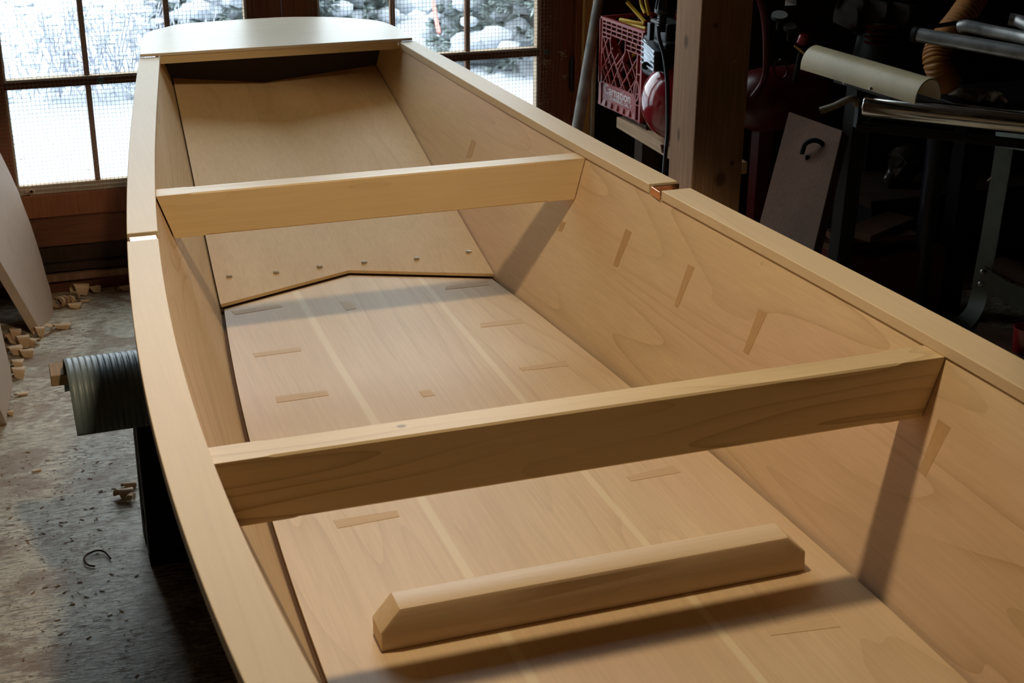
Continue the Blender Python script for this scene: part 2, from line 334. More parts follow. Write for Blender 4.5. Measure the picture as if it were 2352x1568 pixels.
WINS = [('window_1', .013, .770, (.262, .521), (-.105, .882)), ('window_2', 1.0, 1.767, (1.253, 1.513), (.885, 1.893))]
SB, BAR = .366, .691                                 # glass bottom, glazing bar height
rows = [SB, BAR, 1.30, 1.90, 2.50, 3.12]
for (nm, gx0, gx1, mx, (sx0, sx1)) in WINS:
    fr = MB().box(sx0, gx0, WY-.004, WY+.034, .26, WT).box(gx1, sx1, WY-.004, WY+.034, .26, WT)
    fr.box(gx0, gx1, WY-.004, WY+.034, .26, .335).box(gx0, gx1, WY-.004, WY+.034, 3.12, WT)
    root = tag(fr.build(nm, 'redwood', bevel=.002), kind='structure')
    MB().box(gx0, gx1, WY+.004, WY+.030, .335, SB).build('sill', 'pale_sill', root, bevel=.002)
    for i in range(1, 5):
        MB().box(gx0, gx1, WY-.006, WY+.022, rows[i]-.015, rows[i]+.010).build('glazing_bar', 'redwood_h', root, bevel=.002)
        MB().box(gx0, gx1, WY-.004, WY+.024, rows[i]+.011, rows[i]+.015).build('bar_ledge', 'pale_sill', root)
    for x in mx:
        for i in range(5):
            MB().box(x-.0085, x+.0085, WY+.004, WY+.022, rows[i]+(.015 if i else 0), rows[i+1]-.015).build('muntin', 'muntin', root, bevel=.001)
    xs = [gx0, *mx, gx1]
    for a in range(3):
        for i in range(5):
            MB().box(xs[a], xs[a+1], WY+.024, WY+.027, rows[i], rows[i+1]).build('pane', 'glass', root)
    MB().box(gx0, gx0+.007, WY-.003, WY+.03, SB, 3.12).box(gx1-.007, gx1, WY-.003, WY+.03, SB, 3.12).build('glazing_bead', 'pale_sill', root)
    if nm in ('window_1', 'window_2'):
        # half inch wire mesh stapled over the sash, a little wavy
        w = MB(); x0, x1 = gx0-.03, gx1+(.085 if nm == 'window_2' else .03); z0, z1 = .345, 1.6; q = .0127; t = .00045
        def wv(x, z): return WY-.011+.004*noise.noise(Vector((x*3, z*3, 5))), .0022*noise.noise(Vector((x*4, z*5, 9)))
        def strand(pts):
            k = len(w.v)
            for p in pts:
                for a in ((-t, -t), (t, -t), (t, t), (-t, t)): w.v.append((p[0]+(a[0] if p[3] else 0), p[1]+a[1], p[2]+(0 if p[3] else a[0])))
            for i in range(len(pts)-1):
                for j in range(4): w.f.append((k+4*i+j, k+4*i+(j+1) % 4, k+4*i+4+(j+1) % 4, k+4*i+4+j))
        x = x0
        while x <= x1:
            zz = z0; pts = []
            while zz <= z1:
                y, d = wv(x, zz); sk = 0 if x < gx1+.02 else -.03*max(0, .66-zz)
                pts.append((x+d+sk, y, zz, True)); zz += .06
            strand(pts); x += q
        z = z0
        while z <= z1:
            xx = x0; pts = []
            while xx <= x1+.001:
                y, d = wv(xx, z); pts.append((xx, y, z+d, False)); xx += .06
            strand(pts); z += q
        tag(w.build('wire_mesh', 'wire', root), kind='stuff')
for k, (x, z) in enumerate(((.30, .690), (1.795, .689), (-.02, .684))):      # carriage bolt heads on the glazing bar
    MB().lathe((x, WY-.006, z), (0, -1, 0), [(0, .011), (.005, .0105), (.008, .007), (.0095, .001)], 16).build('bolt_head', plain('dull_zinc', (.14, .17, .15), .5, .6), bpy.data.objects['window_1' if x < .9 else 'window_2'], True)
MB().box(1.880, 1.892, WY-.016, WY-.004, .56, .66).tube([(1.886, WY-.02, .55), (1.886, WY-.02, .67)], .007, 8).build('hinge', plain('dark_iron', (.06, .05, .045), .5, .7), bpy.data.objects['window_2'])
# cobwebbed dust and chips caught on the mesh and the sash
dm = MB()
for i in range(420):
    x = rnd.choice((rnd.gauss(1.785, .012), rnd.gauss(1.80, .02), rnd.uniform(.02, .76), rnd.gauss(.02, .012))); z = rnd.uniform(.36, 1.1)
    if rnd.random() < .35: z = rnd.gauss(.357, .008)
    s_ = rnd.uniform(.0008, .0028); a = rnd.uniform(0, 3.1)
    dm.obox((x, WY-.014, z), (s_*math.cos(a), 0, s_*math.sin(a)), (0, .0006, 0), (-s_*.35*math.sin(a), 0, s_*.35*math.cos(a)))
for x, z, n in ((1.853, .68, 30), (1.79, .655, 40), (1.80, .47, 20), (1.86, .60, 10), (.05, .352, 50)):
    for i in range(n):
        s_ = rnd.uniform(.001, .004); a = rnd.uniform(0, 3.1)
        dm.obox((x+rnd.gauss(0, .007), WY-.016, z+rnd.gauss(0, .006)), (s_*math.cos(a), 0, s_*math.sin(a)), (0, .001, 0), (-s_*.4*math.sin(a), 0, s_*.4*math.cos(a)))
tag(dm.build('caught_sawdust', 'dust', bpy.data.objects['window_2']), kind='stuff')

# ================================================================== outdoors
og = MB(); nx, ny = 60, 60; k = 0
for j in range(ny+1):
    for i in range(nx+1):
        x = -14+i*.5; y = 4.95+(j/ny)**1.6*40
        z = -.22+.06*noise.noise(Vector((x*.4, y*.4, 0)))+.02*noise.noise(Vector((x*2, y*2, 3)))
        og.v.append((x, y, z))
for j in range(ny):
    for i in range(nx): a = j*(nx+1)+i; og.f.append((a, a+1, a+nx+2, a+nx+1))
tag(og.build('snow_ground', 'snow', smooth=True), kind='structure')
def ico(mb, c, rx, ry, rz, jit=.15, sub=1):
    bm = bmesh.new(); bmesh.ops.create_icosphere(bm, subdivisions=sub, radius=1)
    sd = rnd.uniform(0, 99)
    vs = []
    for v in bm.verts:
        q = v.co*(1+jit*noise.noise(v.co*1.7+Vector((sd, 0, 0)))); vs.append((c[0]+q.x*rx, c[1]+q.y*ry, c[2]+q.z*rz))
    mb.poly(vs, [tuple(v.index for v in fc.verts) for fc in bm.faces]); bm.free()
def bush(x, y, rx, rz, z0, label, n, snow, seed):
    rnd.seed(seed)
    t = thing('snowy_bush', (x, y, -.2), label, 'bush')
    fo, sn = MB(), MB()
    for i in range(n):
        th = rnd.uniform(0, 2*math.pi); ph = math.acos(rnd.uniform(-.15, 1)); r = rnd.uniform(.72, 1)
        c = Vector((x+rx*r*math.sin(ph)*math.cos(th), y+rx*.8*r*math.sin(ph)*math.sin(th), z0+rz*r*math.cos(ph)))
        out = Vector((math.sin(ph)*math.cos(th), math.sin(ph)*math.sin(th), .15)).normalized()
        L_ = rnd.uniform(.05, .12)
        for q in range(16):       # a drooping spray of flat scale leaves
            d = (out+Vector((rnd.gauss(0, .45), rnd.gauss(0, .45), rnd.gauss(-.1, .3)))).normalized()
            sd = d.cross(Vector((rnd.gauss(0, .3), rnd.gauss(0, .3), 1))).normalized()*L_*.13
            fo.poly([c, c+d*L_*.5+sd, c+d*L_, c+d*L_*.5-sd], [(0, 1, 2, 3)])
        if rnd.random() < snow:
            s_ = rnd.uniform(.03, .10)
            ico(sn, c+out*.04+Vector((0, 0, .04)), s_*rnd.uniform(.9, 1.5), s_*rnd.uniform(.9, 1.4), s_*rnd.uniform(.55, .9), .35, 2)
    tag(fo.build('foliage', 'needles', t), kind='stuff'); tag(sn.build('snow_cap', 'snow', t, True), kind='stuff')
    core = MB(); ico(core, (x, y, z0), rx*.8, rx*.62, rz*.8, .2, 3); core.build('inner_branches', plain('bush_core', (.30, .35, .33), .9), t, True)
    return t
bush(4.1, 9.0, 1.45, 1.7, -.35, 'evergreen bush bent under snow, seen through the right-hand window pane', 3200, .17, 3)
bush(1.95, 10.6, .9, 1.2, -.35, 'lower snow-laden evergreen bush seen through the middle panes of the right window', 1900, .22, 4)
rnd.seed(5)
tw = MB()
for i in range(85):
    a = rnd.uniform(0, 2*math.pi); b0 = Vector((.55+rnd.gauss(0, .3), 8.6+rnd.gauss(0, .15), -.2)); l = rnd.uniform(.2, .6)
    d = Vector((math.cos(a)*.45, math.sin(a)*.45, 1)).normalized(); e = b0+d*l
    tw.bar(b0, e, .006, .006); tw.bar(b0+d*l*.6, b0+d*l*.6+Vector((rnd.gauss(0, .12), rnd.gauss(0, .12), .12)), .004, .004)
tg = thing('bare_shrub', (.55, 8.6, -.2), 'faint leafless shrub dusted with snow beyond the left window', 'shrub')
tag(tw.build('twigs', 'twig', tg), kind='stuff')
sn = MB()
for i in range(150): ico(sn, (.55+rnd.gauss(0, .33), 8.5+rnd.gauss(0, .2), .0+rnd.uniform(-.2, .4)), rnd.uniform(.02, .05), rnd.uniform(.02, .05), rnd.uniform(.008, .02), .5, 1)
tag(sn.build('snow_cap', 'snow', tg, True), kind='stuff')
tag(MB().tube([(2.4792, 8.4000, 0.2458), (2.4669, 8.3000, 0.1613), (2.4546, 8.2000, 0.0907)], .012, 6).build('marker_tape', 'pinktape'), 'thin pink marker tape hanging in front of the snowy bush', 'tape')

# ================================================================== the boat
def pv(c, x):
    r = 0.
    for k in c: r = r*x+k
    return r
cLO = (.00259, -.03747, .21311, -.42542, .39565); cLI = (.0011, -.02424, .17509, -.39018, .44788)
cRO = (-.01059, .11411, -.43788, .6286, .97408); cRI = (-.0071, .08144, -.32887, .48189, .97521)
cCL = (.04119, -.12164, .39101); cCR = (-.02968, .0616, 1.06898)
def curve(c, y, lim, slope):
    return pv(c, y) if y >= lim else pv(c, lim)+(y-lim)*slope
LO = lambda y: curve(cLO, y, 1.05, -.10); LI = lambda y: curve(cLI, y, 1.05, -.12)
RO = lambda y: curve(cRO, y, 1.10, .03) ; RI = lambda y: curve(cRI, y, 1.10, .05)
CLx = lambda y: curve(cCL, y, 1.5, -.02); CRx = lambda y: curve(cCR, y, 1.5, .0)
ZS, ZC, ZF, YK, YB, YE = .923, .905, .570, 2.92, .05, 4.02       # cap top, cap underside, floor, knuckle, stern, bow transom
kL = (pv(cCL, YK)-pv(cLI, YK))/.335; kR = (pv(cRI, YK)-pv(cCR, YK))/.335
ZE = lambda y: ZF if y <= YK else ZF+.228*(y-YK)                  # bottom edge line
def sideX(s, y, z):                                                # inner surface of the side at height z
    if s < 0:
        k = (CLx(y)-LI(y))/.335 if y <= YK else kL; return LI(y)-.004+k*(ZC-z)
    k = (RI(y)-CRx(y))/.335 if y <= YK else kR; return RI(y)+.004-k*(ZC-z)
boat = thing('flat_bottomed_boat', (.69, 2.2, .55), 'unfinished pale plywood flat-bottomed boat resting on a sawhorse', 'boat')
ys = [YB+i*(YE+.012-YB)/64 for i in range(65)]
for s in (-1, 1):
    mb = MB()
    for y in ys:
        zb = ZE(y)-(.018 if y < YK else .018)
        for z in (zb, ZE(y)*.5+ZC*.5, ZC): mb.v.append((sideX(s, y, z), y, z))
        for z in (ZC, ZE(y)*.5+ZC*.5, zb): mb.v.append((sideX(s, y, z)+s*.010, y, z))
    for i in range(64):
        for j in range(6): a = 6*i; mb.f.append((a+j, a+(j+1) % 6, a+6+(j+1) % 6, a+6+j))
    mb.f.append(tuple(range(6))); mb.f.append(tuple(6*64+j for j in range(5, -1, -1)))
    mb.build('side_panel', 'side', boat)
# bottom: inner sheet stops short of the sides, outer sheet closes under it
VX, VY = .694, 3.044
def kn(x):   # forward edge of the bottom (a shallow V in plan)
    l, r = CLx(YK), CRx(YK)
    return YK+(VY-YK)*((x-l)/(VX-l) if x < VX else (r-x)/(r-VX))
def sheet(inset, z0, z1, dy):
    mb = MB(); n = 40
    for i in range(n+1):
        f_ = i/n
        for j in range(9):
            g_ = j/8
            # columns across; rows along, last row on the V
            y1 = YB+f_*(YK-YB); l, r = CLx(y1)+inset, CRx(y1)-inset
            xm = VX
            x = l+(xm-l)*g_*2 if g_ <= .5 else xm+(r-xm)*(g_-.5)*2
            y = YB+f_*(kn(x)-dy-YB); mb.v.append((x, y, z1)); mb.v.append((x, y, z0))
    for i in range(n):
        for j in range(8):
            a = (i*9+j)*2; b_ = a+2; c = a+18; d = c+2
            mb.f.append((a, b_, d, c)); mb.f.append((a+1, c+1, d+1, b_+1))
    for i in range(n):
        for j in (0, 8): a = (i*9+j)*2; c = a+18; mb.f.append((a, a+1, c+1, c))
    for j in range(8):
        for i in (0, n): a = (i*9+j)*2; mb.f.append((a, a+2, a+3, a+1))
    return mb
sheet(.0045, ZF-.007, ZF, .004).build('bottom_panel', 'bottom', boat)
sheet(-.004, ZF-.016, ZF-.008, -.004).build('outer_bottom_panel', 'gap', boat)
# bow panel: two faces meeting in a centre valley
mb = MB(); n = 24; z_off = .009
for lay, dz in ((0, z_off), (1, z_off-.007)):
    for i in range(n+1):
        t = i/n
        yl = YK+.004+(YE-.001-YK)*t; zl = ZF+.228*(yl-YK)+dz
        yv = VY+.004+(YE-.001-VY)*t; zv = ZF+.228*(yv-VY)+dz
        lft = (sideX(-1, yl, zl)+.005, yl, zl); rgt = (sideX(1, yl, zl)-.005, yl, zl); mid = (VX+.0*t, yv, zv)
        for q in (lft, tuple((Vector(lft)+Vector(mid))/2), mid, tuple((Vector(rgt)+Vector(mid))/2), rgt): mb.v.append(q)
off = 5*(n+1)
for i in range(n):
    for j in range(4):
        a = 5*i+j; mb.f.append((a, a+1, a+6, a+5)); mb.f.append((off+a, off+a+5, off+a+6, off+a+1))
    for j in (0, 4): a = 5*i+j; mb.f.append((a, a+5, off+a+5, off+a))
for j in range(4):
    for i in (0, n): a = 5*i+j; mb.f.append((a, a+1, off+a+1, off+a))
mb.build('bow_panel', 'bow', boat)
mb = MB()    # outer skin under the bow panel
for i in range(n+1):
    t = i/n; yl = YK-.01+(YE+.01-YK)*t; zl = ZF+.228*(yl-YK)-.004; yv = VY-.01+(YE+.01-VY)*t; zv = ZF+.228*(yv-VY)-.004
    for dz in (0, -.006):
        for q in ((sideX(-1, yl, zl)-.004, yl, zl+dz), (VX, yv, zv+dz), (sideX(1, yl, zl)+.004, yl, zl+dz)): mb.v.append(q)
for i in range(n):
    for dz in (0, 3):
        for j in (0, 1): a = 6*i+j+dz; mb.f.append((a, a+1, a+7, a+6))
    for j in (0, 2): a = 6*i+j; mb.f.append((a, a+3, a+9, a+6))
for i in (0, n):
    for j in (0, 1): a = 6*i+j; mb.f.append((a, a+1, a+4, a+3))
mb.build('outer_bow_panel', 'gap', boat)
# transoms
M['transom_shade'] = wood('shade_dark_wood', (.035, .022, .014), (.025, .015, .01), (.015, .01, .006), 'X')  # shade under the fore deck put into the transom's colour
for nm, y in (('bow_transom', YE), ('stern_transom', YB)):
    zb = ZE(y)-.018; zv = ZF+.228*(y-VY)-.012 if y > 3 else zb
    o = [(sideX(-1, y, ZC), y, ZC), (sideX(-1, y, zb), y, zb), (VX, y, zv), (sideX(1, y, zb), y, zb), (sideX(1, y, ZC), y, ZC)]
    MB().prism(o, (0, .012, 0)).build(nm, 'transom_shade' if y > 3 else 'side', boat)
# gunwale caps, each cut where the copper sits
YG = 2.383
for s, fo, fi in ((-1, LO, LI), (1, RI, RO)):
    for y0, y1 in ((YB, YG-.018), (YG+.017, 3.858)):
        m = 48; mb = MB()
        if s > 0: y0, y1 = (y0, y1-.008) if y0 < 1 else (y0+.004, y1+.012)
        else: y0, y1 = (y0, y1) if y0 < 1 else (y0+.006, y1)
        for i in range(m+1):
            y = y0+(y1-y0)*i/m; a, b_ = fo(y), fi(y)
            mb.v += [(a, y, ZC), (b_, y, ZC), (b_, y, ZS), (a, y, ZS)]
        for i in range(m):
            for j in range(4): q = 4*i; mb.f.append((q+j, q+(j+1) % 4, q+4+(j+1) % 4, q+4+j))
        mb.f.append((3, 2, 1, 0)); mb.f.append((4*m, 4*m+1, 4*m+2, 4*m+3))
        mb.build('gunwale_cap', 'cap', boat, bevel=.0012)
    a, b_ = fo(YG), fi(YG)
    lo, hi = (YG-.016, YG+.016)
    cp = MB().box(a+.004, b_-.002, lo, hi, ZC, ZC+.004)
    if s < 0: cp.box(a+.004, b_-.002, lo, hi, ZC+.004, ZS-.004)
    else: cp.box(a+.0005, a+.003, lo-.006, hi+.002, ZC-.002, ZS-.004).box(a+.003, b_-.001, hi-.003, hi, ZC, ZS-.003)
    c_ = cp.build('copper_strap', 'copper', boat, bevel=.001); c_['label'] = 'bright copper strap in the gap of the gunwale'
# thwarts
def thwart(y0, th, z1, z0, label):
    xs_ = []
    xl0, xl1 = sideX(-1, y0+th/2, z1)+.001, sideX(-1, y0+th/2, z0)+.001
    xr0, xr1 = sideX(1, y0+th/2, z1)-.001, sideX(1, y0+th/2, z0)-.001
    def xat(t, z): f_ = (z1-z)/(z1-z0); return (xl0+(xl1-xl0)*f_)*(1-t)+(xr0+(xr1-xr0)*f_)*t
    mb = MB(); T = (0, .068, .076, .5, .924, .932, 1); c = .0027
    for t in T:
        k = c if .07 < t < .93 else .0004
        for yy, zz in ((y0, z0+k), (y0, z1-k), (y0+k, z1), (y0+th-k, z1), (y0+th, z1-k), (y0+th, z0+k), (y0+th-k, z0), (y0+k, z0)):
            mb.v.append((xat(t, zz), yy, zz))
    for i in range(len(T)-1):
        for j in range(8): q = 8*i; mb.f.append((q+j, q+(j+1) % 8, q+8+(j+1) % 8, q+8+j))
    mb.f.append(tuple(range(8))); mb.f.append(tuple(8*(len(T)-1)+j for j in range(7, -1, -1)))
    o = mb.build('thwart', 'thwart', boat)
thwart(1.557, .045, .905, .816, '')
thwart(2.672, .045, .904, .819, '')
# fore deck
dk = [(.3505, 3.858), (0.3764, 4.0547, 0.9320), (0.3961, 4.1429, 0.9320), (0.4251, 4.1843, 0.9320), (0.4576, 4.2153, 0.9320), (0.5065, 4.2562, 0.9320), (0.5998, 4.2704, 0.9320), (0.6950, 4.2775, 0.9320), (0.8047, 4.2785, 0.9320), (0.8993, 4.2555, 0.9320), (0.9697, 4.2228, 0.9320), (1.0277, 4.1754, 0.9320), (1.0618, 4.1285, 0.9320), (1.0763, 4.0667, 0.9320), (1.0835, 3.9811, 0.9320), (1.0825, 3.8877, 0.9320), (1.080, 3.864)]
dk = [Vector((q[0], q[1], 0)) for q in dk]
arc = catmull(dk[1:-1], 5)
ol = [dk[0]]+arc+[dk[-1]]
MB().prism([(q.x, q.y, .9245) for q in ol], (0, 0, .0075)).build('fore_deck', 'deck', boat, bevel=.001)
db = [(LI(3.858)+.001, 3.862), (LI(3.858)+.001, 3.90)]+[(LI(3.9)+.01, 4.03), (RI(3.9)-.01, 4.03)]+[(RI(3.858)-.001, 3.90), (RI(3.858)-.001, 3.868)]
MB().prism([(x, y, .903) for x, y in db], (0, 0, .021)).build('deck_beam', 'thwart', boat)
ub = [Vector((q.x*.97+.021, 3.87+(q.y-3.87)*.97, 0)) for q in ol]
MB().prism([(q.x, q.y, .906) for q in ub if q.y > 3.93], (0, 0, .018)).build('deck_edging', 'cap', boat)
# inlaid patches
def patch(pts, z, mat='patch'):
    MB().prism([(p[0], p[1], z) for p in pts], (0, 0, .0006)).build('patch', mat, boat)
for q in ([(.871, 2.885), (.879, 2.903), (.978, 2.908), (.972, 2.881)], [(.404, 2.901), (.408, 2.879), (.512, 2.893), (.506, 2.908)], [(.406, 2.661), (.407, 2.642), (.5, 2.644), (.502, 2.664)],
          [(.882, 2.673), (.876, 2.649), (.967, 2.644), (.969, 2.667)], [(.41, 2.446), (.407, 2.419), (.504, 2.421), (.505, 2.443)], [(.88, 2.428), (.881, 2.413), (.976, 2.407), (.98, 2.433)],
          [(.407, 1.963), (.408, 1.937), (.508, 1.942), (.509, 1.962)], [(.898, 1.95), (.899, 1.933), (.99, 1.936), (.988, 1.964)], [(.901, 1.479), (.899, 1.464), (1.001, 1.452), (1.004, 1.486)]): patch(q, ZF)
for q in ([(.634, 2.885), (.657, 2.88), (.658, 2.836), (.635, 2.83)], [(.667, 2.386), (.687, 2.388), (.691, 2.358), (.667, 2.358)]): patch(q, ZF, 'patch_light')
for q in ([(3.245, .761), (3.215, .768), (3.209, .807), (3.238, .807)], [(2.465, .745), (2.448, .747), (2.431, .821), (2.455, .821)], [(2.228, .746), (2.215, .747), (2.200, .826), (2.222, .825)],
          [(1.995, .746), (1.980, .747), (1.966, .824), (1.991, .823)], [(1.525, .749), (1.510, .748), (1.500, .825), (1.528, .826)], [(2.708, .742), (2.693, .744), (2.686, .765), (2.706, .763)]):
    MB().prism([(sideX(1, y, z)-.0006, y, z) for y, z in q], (.0012, 0, 0)).build('patch', wood('side_patch_wood', (.55, .36, .19), (.49, .31, .15), (.36, .22, .11), 'Z', cross=60, along=4, rings=5, ringamt=.3, seed=19) if 'side_patch_wood' not in bpy.data.materials else bpy.data.materials['side_patch_wood'], boat)
def bowz(x, y): 
    f_ = min(1, abs(x-VX)/((CRx(YK)-CLx(YK))/2)); yy = VY+(YK-VY)*f_
    return ZF+.228*(y-yy)+z_off
q = [(.4480, 3.37), (.470, 3.37), (.470, 3.415), (.4480, 3.415)]
MB().prism([(x, y, bowz(x, y)-.0002) for x, y in q], (0, 0, .0008)).build('patch', 'patch_light', boat)
for x, y in ((.4225, 3.028), (.5275, 3.040), (.630, 3.060), (.7335, 3.062), (.850, 3.036), (.970, 3.022)):
    z = bowz(x, y); pr = []
    for i in range(15): pr.append((i*.0009, .0033 if i % 2 else .0025))
    MB().lathe((x-.006, y+.001, z+.0035), (.95, .1, -.18), pr, 10).build('screw_tip', 'steel', boat, True)

# loose floor cleat standing on the bottom, clipped corners
mb = MB(); y0, y1 = 1.597, 1.645
pro = [(.389, .571), (.388, .599), (.415, .632), (.997, .632), (1.028, .602), (1.028, .571)]
k = len(pro)
for t, ins in ((0, .0055), (.35, .0016), (1, 0), (2, 0), (2.65, .0016), (3, .0055)):
    yy = y0+{0: 0, .35: .002, 1: .0065, 2: y1-y0-.0065, 2.65: y1-y0-.002, 3: y1-y0}[t]
    for i, (x, z) in enumerate(pro): mb.v.append((x+(ins*.4 if i in (1, 2) else -ins*.4 if i in (3, 4) else 0), yy, z-(ins if 2 <= i <= 3 else ins*.5 if i in (1, 4) else 0)))
for i in range(5):
    for j in range(k): q_ = k*i; mb.f.append((q_+j, q_+(j+1) % k, q_+k+(j+1) % k, q_+k+j))
mb.f.append(tuple(range(k))); mb.f.append(tuple(5*k+j for j in range(k-1, -1, -1)))
tag(mb.build('foot_brace', 'brace', smooth=True), 'pale wooden foot brace with clipped corners standing on the boat bottom near the camera', 'wood block')

# ================================================================== things left of the boat
def lean(outline, thick, label):
    return tag(MB().prism(outline, thick).build('plywood_board', 'panel', bevel=.0015), label, 'board', 'panels leaning left of the boat')
o1 = [(0.0299, 4.3726, -0.0000), (0.0730, 4.5152, 0.0000), (0.0761, 4.5520, 0.0333), (0.0734, 4.5728, 0.0704), (0.0668, 4.5785, 0.1044), (0.0595, 4.5986, 0.1597), (0.0503, 4.6111, 0.2132), (0.0400, 4.6215, 0.2686), (0.0260, 4.6230, 0.3279), (0.0162, 4.6285, 0.3753), (-0.0012, 4.6212, 0.4377), (-0.0233, 4.6067, 0.5110), (-0.0700, 4.5606, 0.6455), (-0.1266, 4.4749, 0.7719), (-0.2414, 4.1192, 0.8017)]
lean(o1, (-.029, -.004, 0), 'pale curved-edge panel leaning at left below the window, shavings at its foot')
o2 = [(-0.0906, 3.7307, -0.0000), (-0.0866, 3.7806, 0.0114), (-0.0665, 3.9887, 0.0000), (-0.0673, 4.0037, 0.0380), (-0.0782, 3.9854, 0.1927), (-0.0943, 3.9117, 0.3492), (-0.1313, 3.6590, 0.5776), (-0.1862, 3.1508, 0.7025)]
lean(o2, (-.03, -.004, 0), 'pale panel at the left frame edge, nearer the camera than the other')
# shavings: each curl a strip rolled into part of a coil
def shaving(x, y, rad, turns, wid, rz, tilt, pitch=.0, up=0.):
    mb = MB(); n = int(10+turns*14); t = .0006; rr = random.Random(int(x*9999+y*777))
    for i in range(n+1):
        a = -math.pi*(turns-.5)+2*math.pi*turns*i/n if turns < .8 else 2*math.pi*turns*i/n
        r = rad*(1+.12*math.sin(i*.7)+.25*i/n)
        for w_ in (-.5, .5):
            for q in (0, t):
                ww = wid*w_*(1-.5*(i/n)**3)+pitch*i/n
                p = Vector((ww, (r+q)*math.cos(a+.3*w_), (r+q)*math.sin(a+.3*w_)+rad))
                m = Matrix.Rotation(rz, 3, 'Z') @ Matrix.Rotation(tilt, 3, 'Y')
                p = m @ p; mb.v.append((x+p.x, y+p.y, p.z+up))
    mz = min(v[2] for v in mb.v)-.0005-up
    mb.v = [(a, b_, c-mz) for a, b_, c in mb.v]
    for i in range(n):
        a = 4*i
        for p, q in ((0, 1), (1, 3), (3, 2), (2, 0)): mb.f.append((a+p, a+q, a+4+q, a+4+p))
    mb.f += [(0, 1, 3, 2), (4*n, 4*n+2, 4*n+3, 4*n+1)]
    return mb.build('wood_shaving', 'shaving', smooth=True)
sh = [((0.0874, 4.3834, 0.0000), .012, .45, .05, .2, .1, .0, 'cone-shaped curl lying right of the foot of the curved-edge panel'), ((0.0475, 4.3594, 0.0000), .010, .8, .02, 1.2, 0, .0, 'small pale curl touching the foot of the curved-edge panel'),
      ((0.0212, 4.3424, 0.0000), .012, .7, .025, .3, .1, 0, 'brown curl under the near corner of the curved-edge panel'), ((-0.0491, 4.3186, 0.0000), .016, .6, .03, .1, .1, .01, 'upright roll in the pile behind the nearer panel'),
      ((-0.0265, 4.2577, 0.0000), .015, .7, .032, .2, 0, .005, 'broad pink roll on the front of the pile'), ((-0.0045, 4.2787, 0.0000), .014, .5, .035, -.4, .1, 0, 'yellowish curl at the right tip of the pile'),
      ((-0.0588, 4.2162, 0.0000), .016, .55, .04, .5, .1, 0, 'flat purple-brown curl low in the pile'), ((-0.0205, 4.1931, 0.0000), .015, .5, .035, .1, 0, 0, 'open curl on the near side of the pile'),
      ((-0.0756, 4.3095, 0.0000), .016, .6, .03, .9, .1, 0, 'curl half hidden behind the nearer panel'), ((-0.0500, 4.1219, 0.0000), .017, .45, .03, 0, .05, 0, 'arched curl, farther of the two below the pile'),
      ((-0.0503, 4.0468, 0.0000), .019, .5, .032, .05, .05, 0, 'arched curl, nearer of the two below the pile'), ((-0.0461, 3.9109, 0.0000), .006, .4, .03, .4, .1, 0, 'thin chip alone beside the nearer panel'),
      ((-0.0798, 3.7922, 0.0000), .007, .5, .015, .1, 0, 0, 'tiny pale chip at the near foot of the nearer panel'), ((0.0919, 4.5647, -0.0000), .014, 1.6, .02, 1.0, .2, .0, 'tight coil at the left end of the row along the wall'),
      ((0.1099, 4.5749, 0.0000), .013, 1.8, .018, 1.1, .2, .0, 'second coil from the left in the row along the wall'), ((0.1262, 4.5776, 0.0000), .012, 1.5, .018, .9, .2, .0, 'middle coil of the row along the wall'),
      ((0.1429, 4.6048, 0.0000), .013, 1.4, .016, 1.3, .2, .0, 'looped coil at the right end of the row along the wall'), ((0.1409, 4.5565, 0.0000), .014, .4, .04, -.1, 0, 0, 'flat arched curl in front of the row along the wall'),
      ((0.1655, 4.6724, 0.0000), .018, .6, .045, .2, .1, 0, 'large brown curl against the wall base'), ((0.2058, 4.6760, 0.0000), .014, .5, .04, .6, .1, 0, 'split curl right of the large brown one by the wall'),
      ((0.1750, 4.5983, -0.0000), .006, .4, .03, .2, 0, 0, 'small chip in front of the large brown curl'), ((0.3053, 4.6688, 0.0000), .01, .5, .03, .2, 0, 0, 'curl by the wall next to the boat'),
      ((0.1615, 3.2171, 0.0000), .013, .6, .035, .2, .1, 0, 'brown curl on the floor left of the sawhorse leg'), ((0.1801, 3.2686, 0.0000), .010, .5, .03, .1, 0, 0, 'pale curl behind the brown one beside the sawhorse leg'),
      ((0.1752, 3.2011, 0.0000), .008, .7, .02, 1.2, 0, 0, 'knotted curl right against the sawhorse leg'), ((-0.0285, 3.4301, -0.0000), .003, .4, .02, .3, 0, 0, 'tiny sliver on the grey floor left of the sawhorse')]
for (p, r, tu, w_, rz, ti, u_, lab) in sh:
    tag(shaving(p[0], p[1], r*1.15, tu, w_*1.25, rz, ti, up=u_), lab, 'wood shaving', 'plane shavings on the floor')
pts = catmull([(0.0489, 2.9657, 0.0020), (0.0508, 2.9399, 0.0030), (0.0696, 2.9198, 0.0020)], 6)
MBs = MB().tube(catmull([(0.0696, 2.9181, 0.0030), (0.0564, 2.9266, 0.0040), (0.0491, 2.9506, 0.0050), (0.0572, 2.9697, 0.0060), (0.0787, 2.9802, 0.0060), (0.0948, 2.9706, 0.0050), (0.1052, 2.9392, 0.0040)], 6), .0022, 8)
tag(MBs.build('wood_shaving', 'oldboard', smooth=True), 'thin brown C-shaped strand on the grey floor in front of the sawhorse', 'wood shaving', 'plane shavings on the floor')
rnd.seed(11); ch = MB()
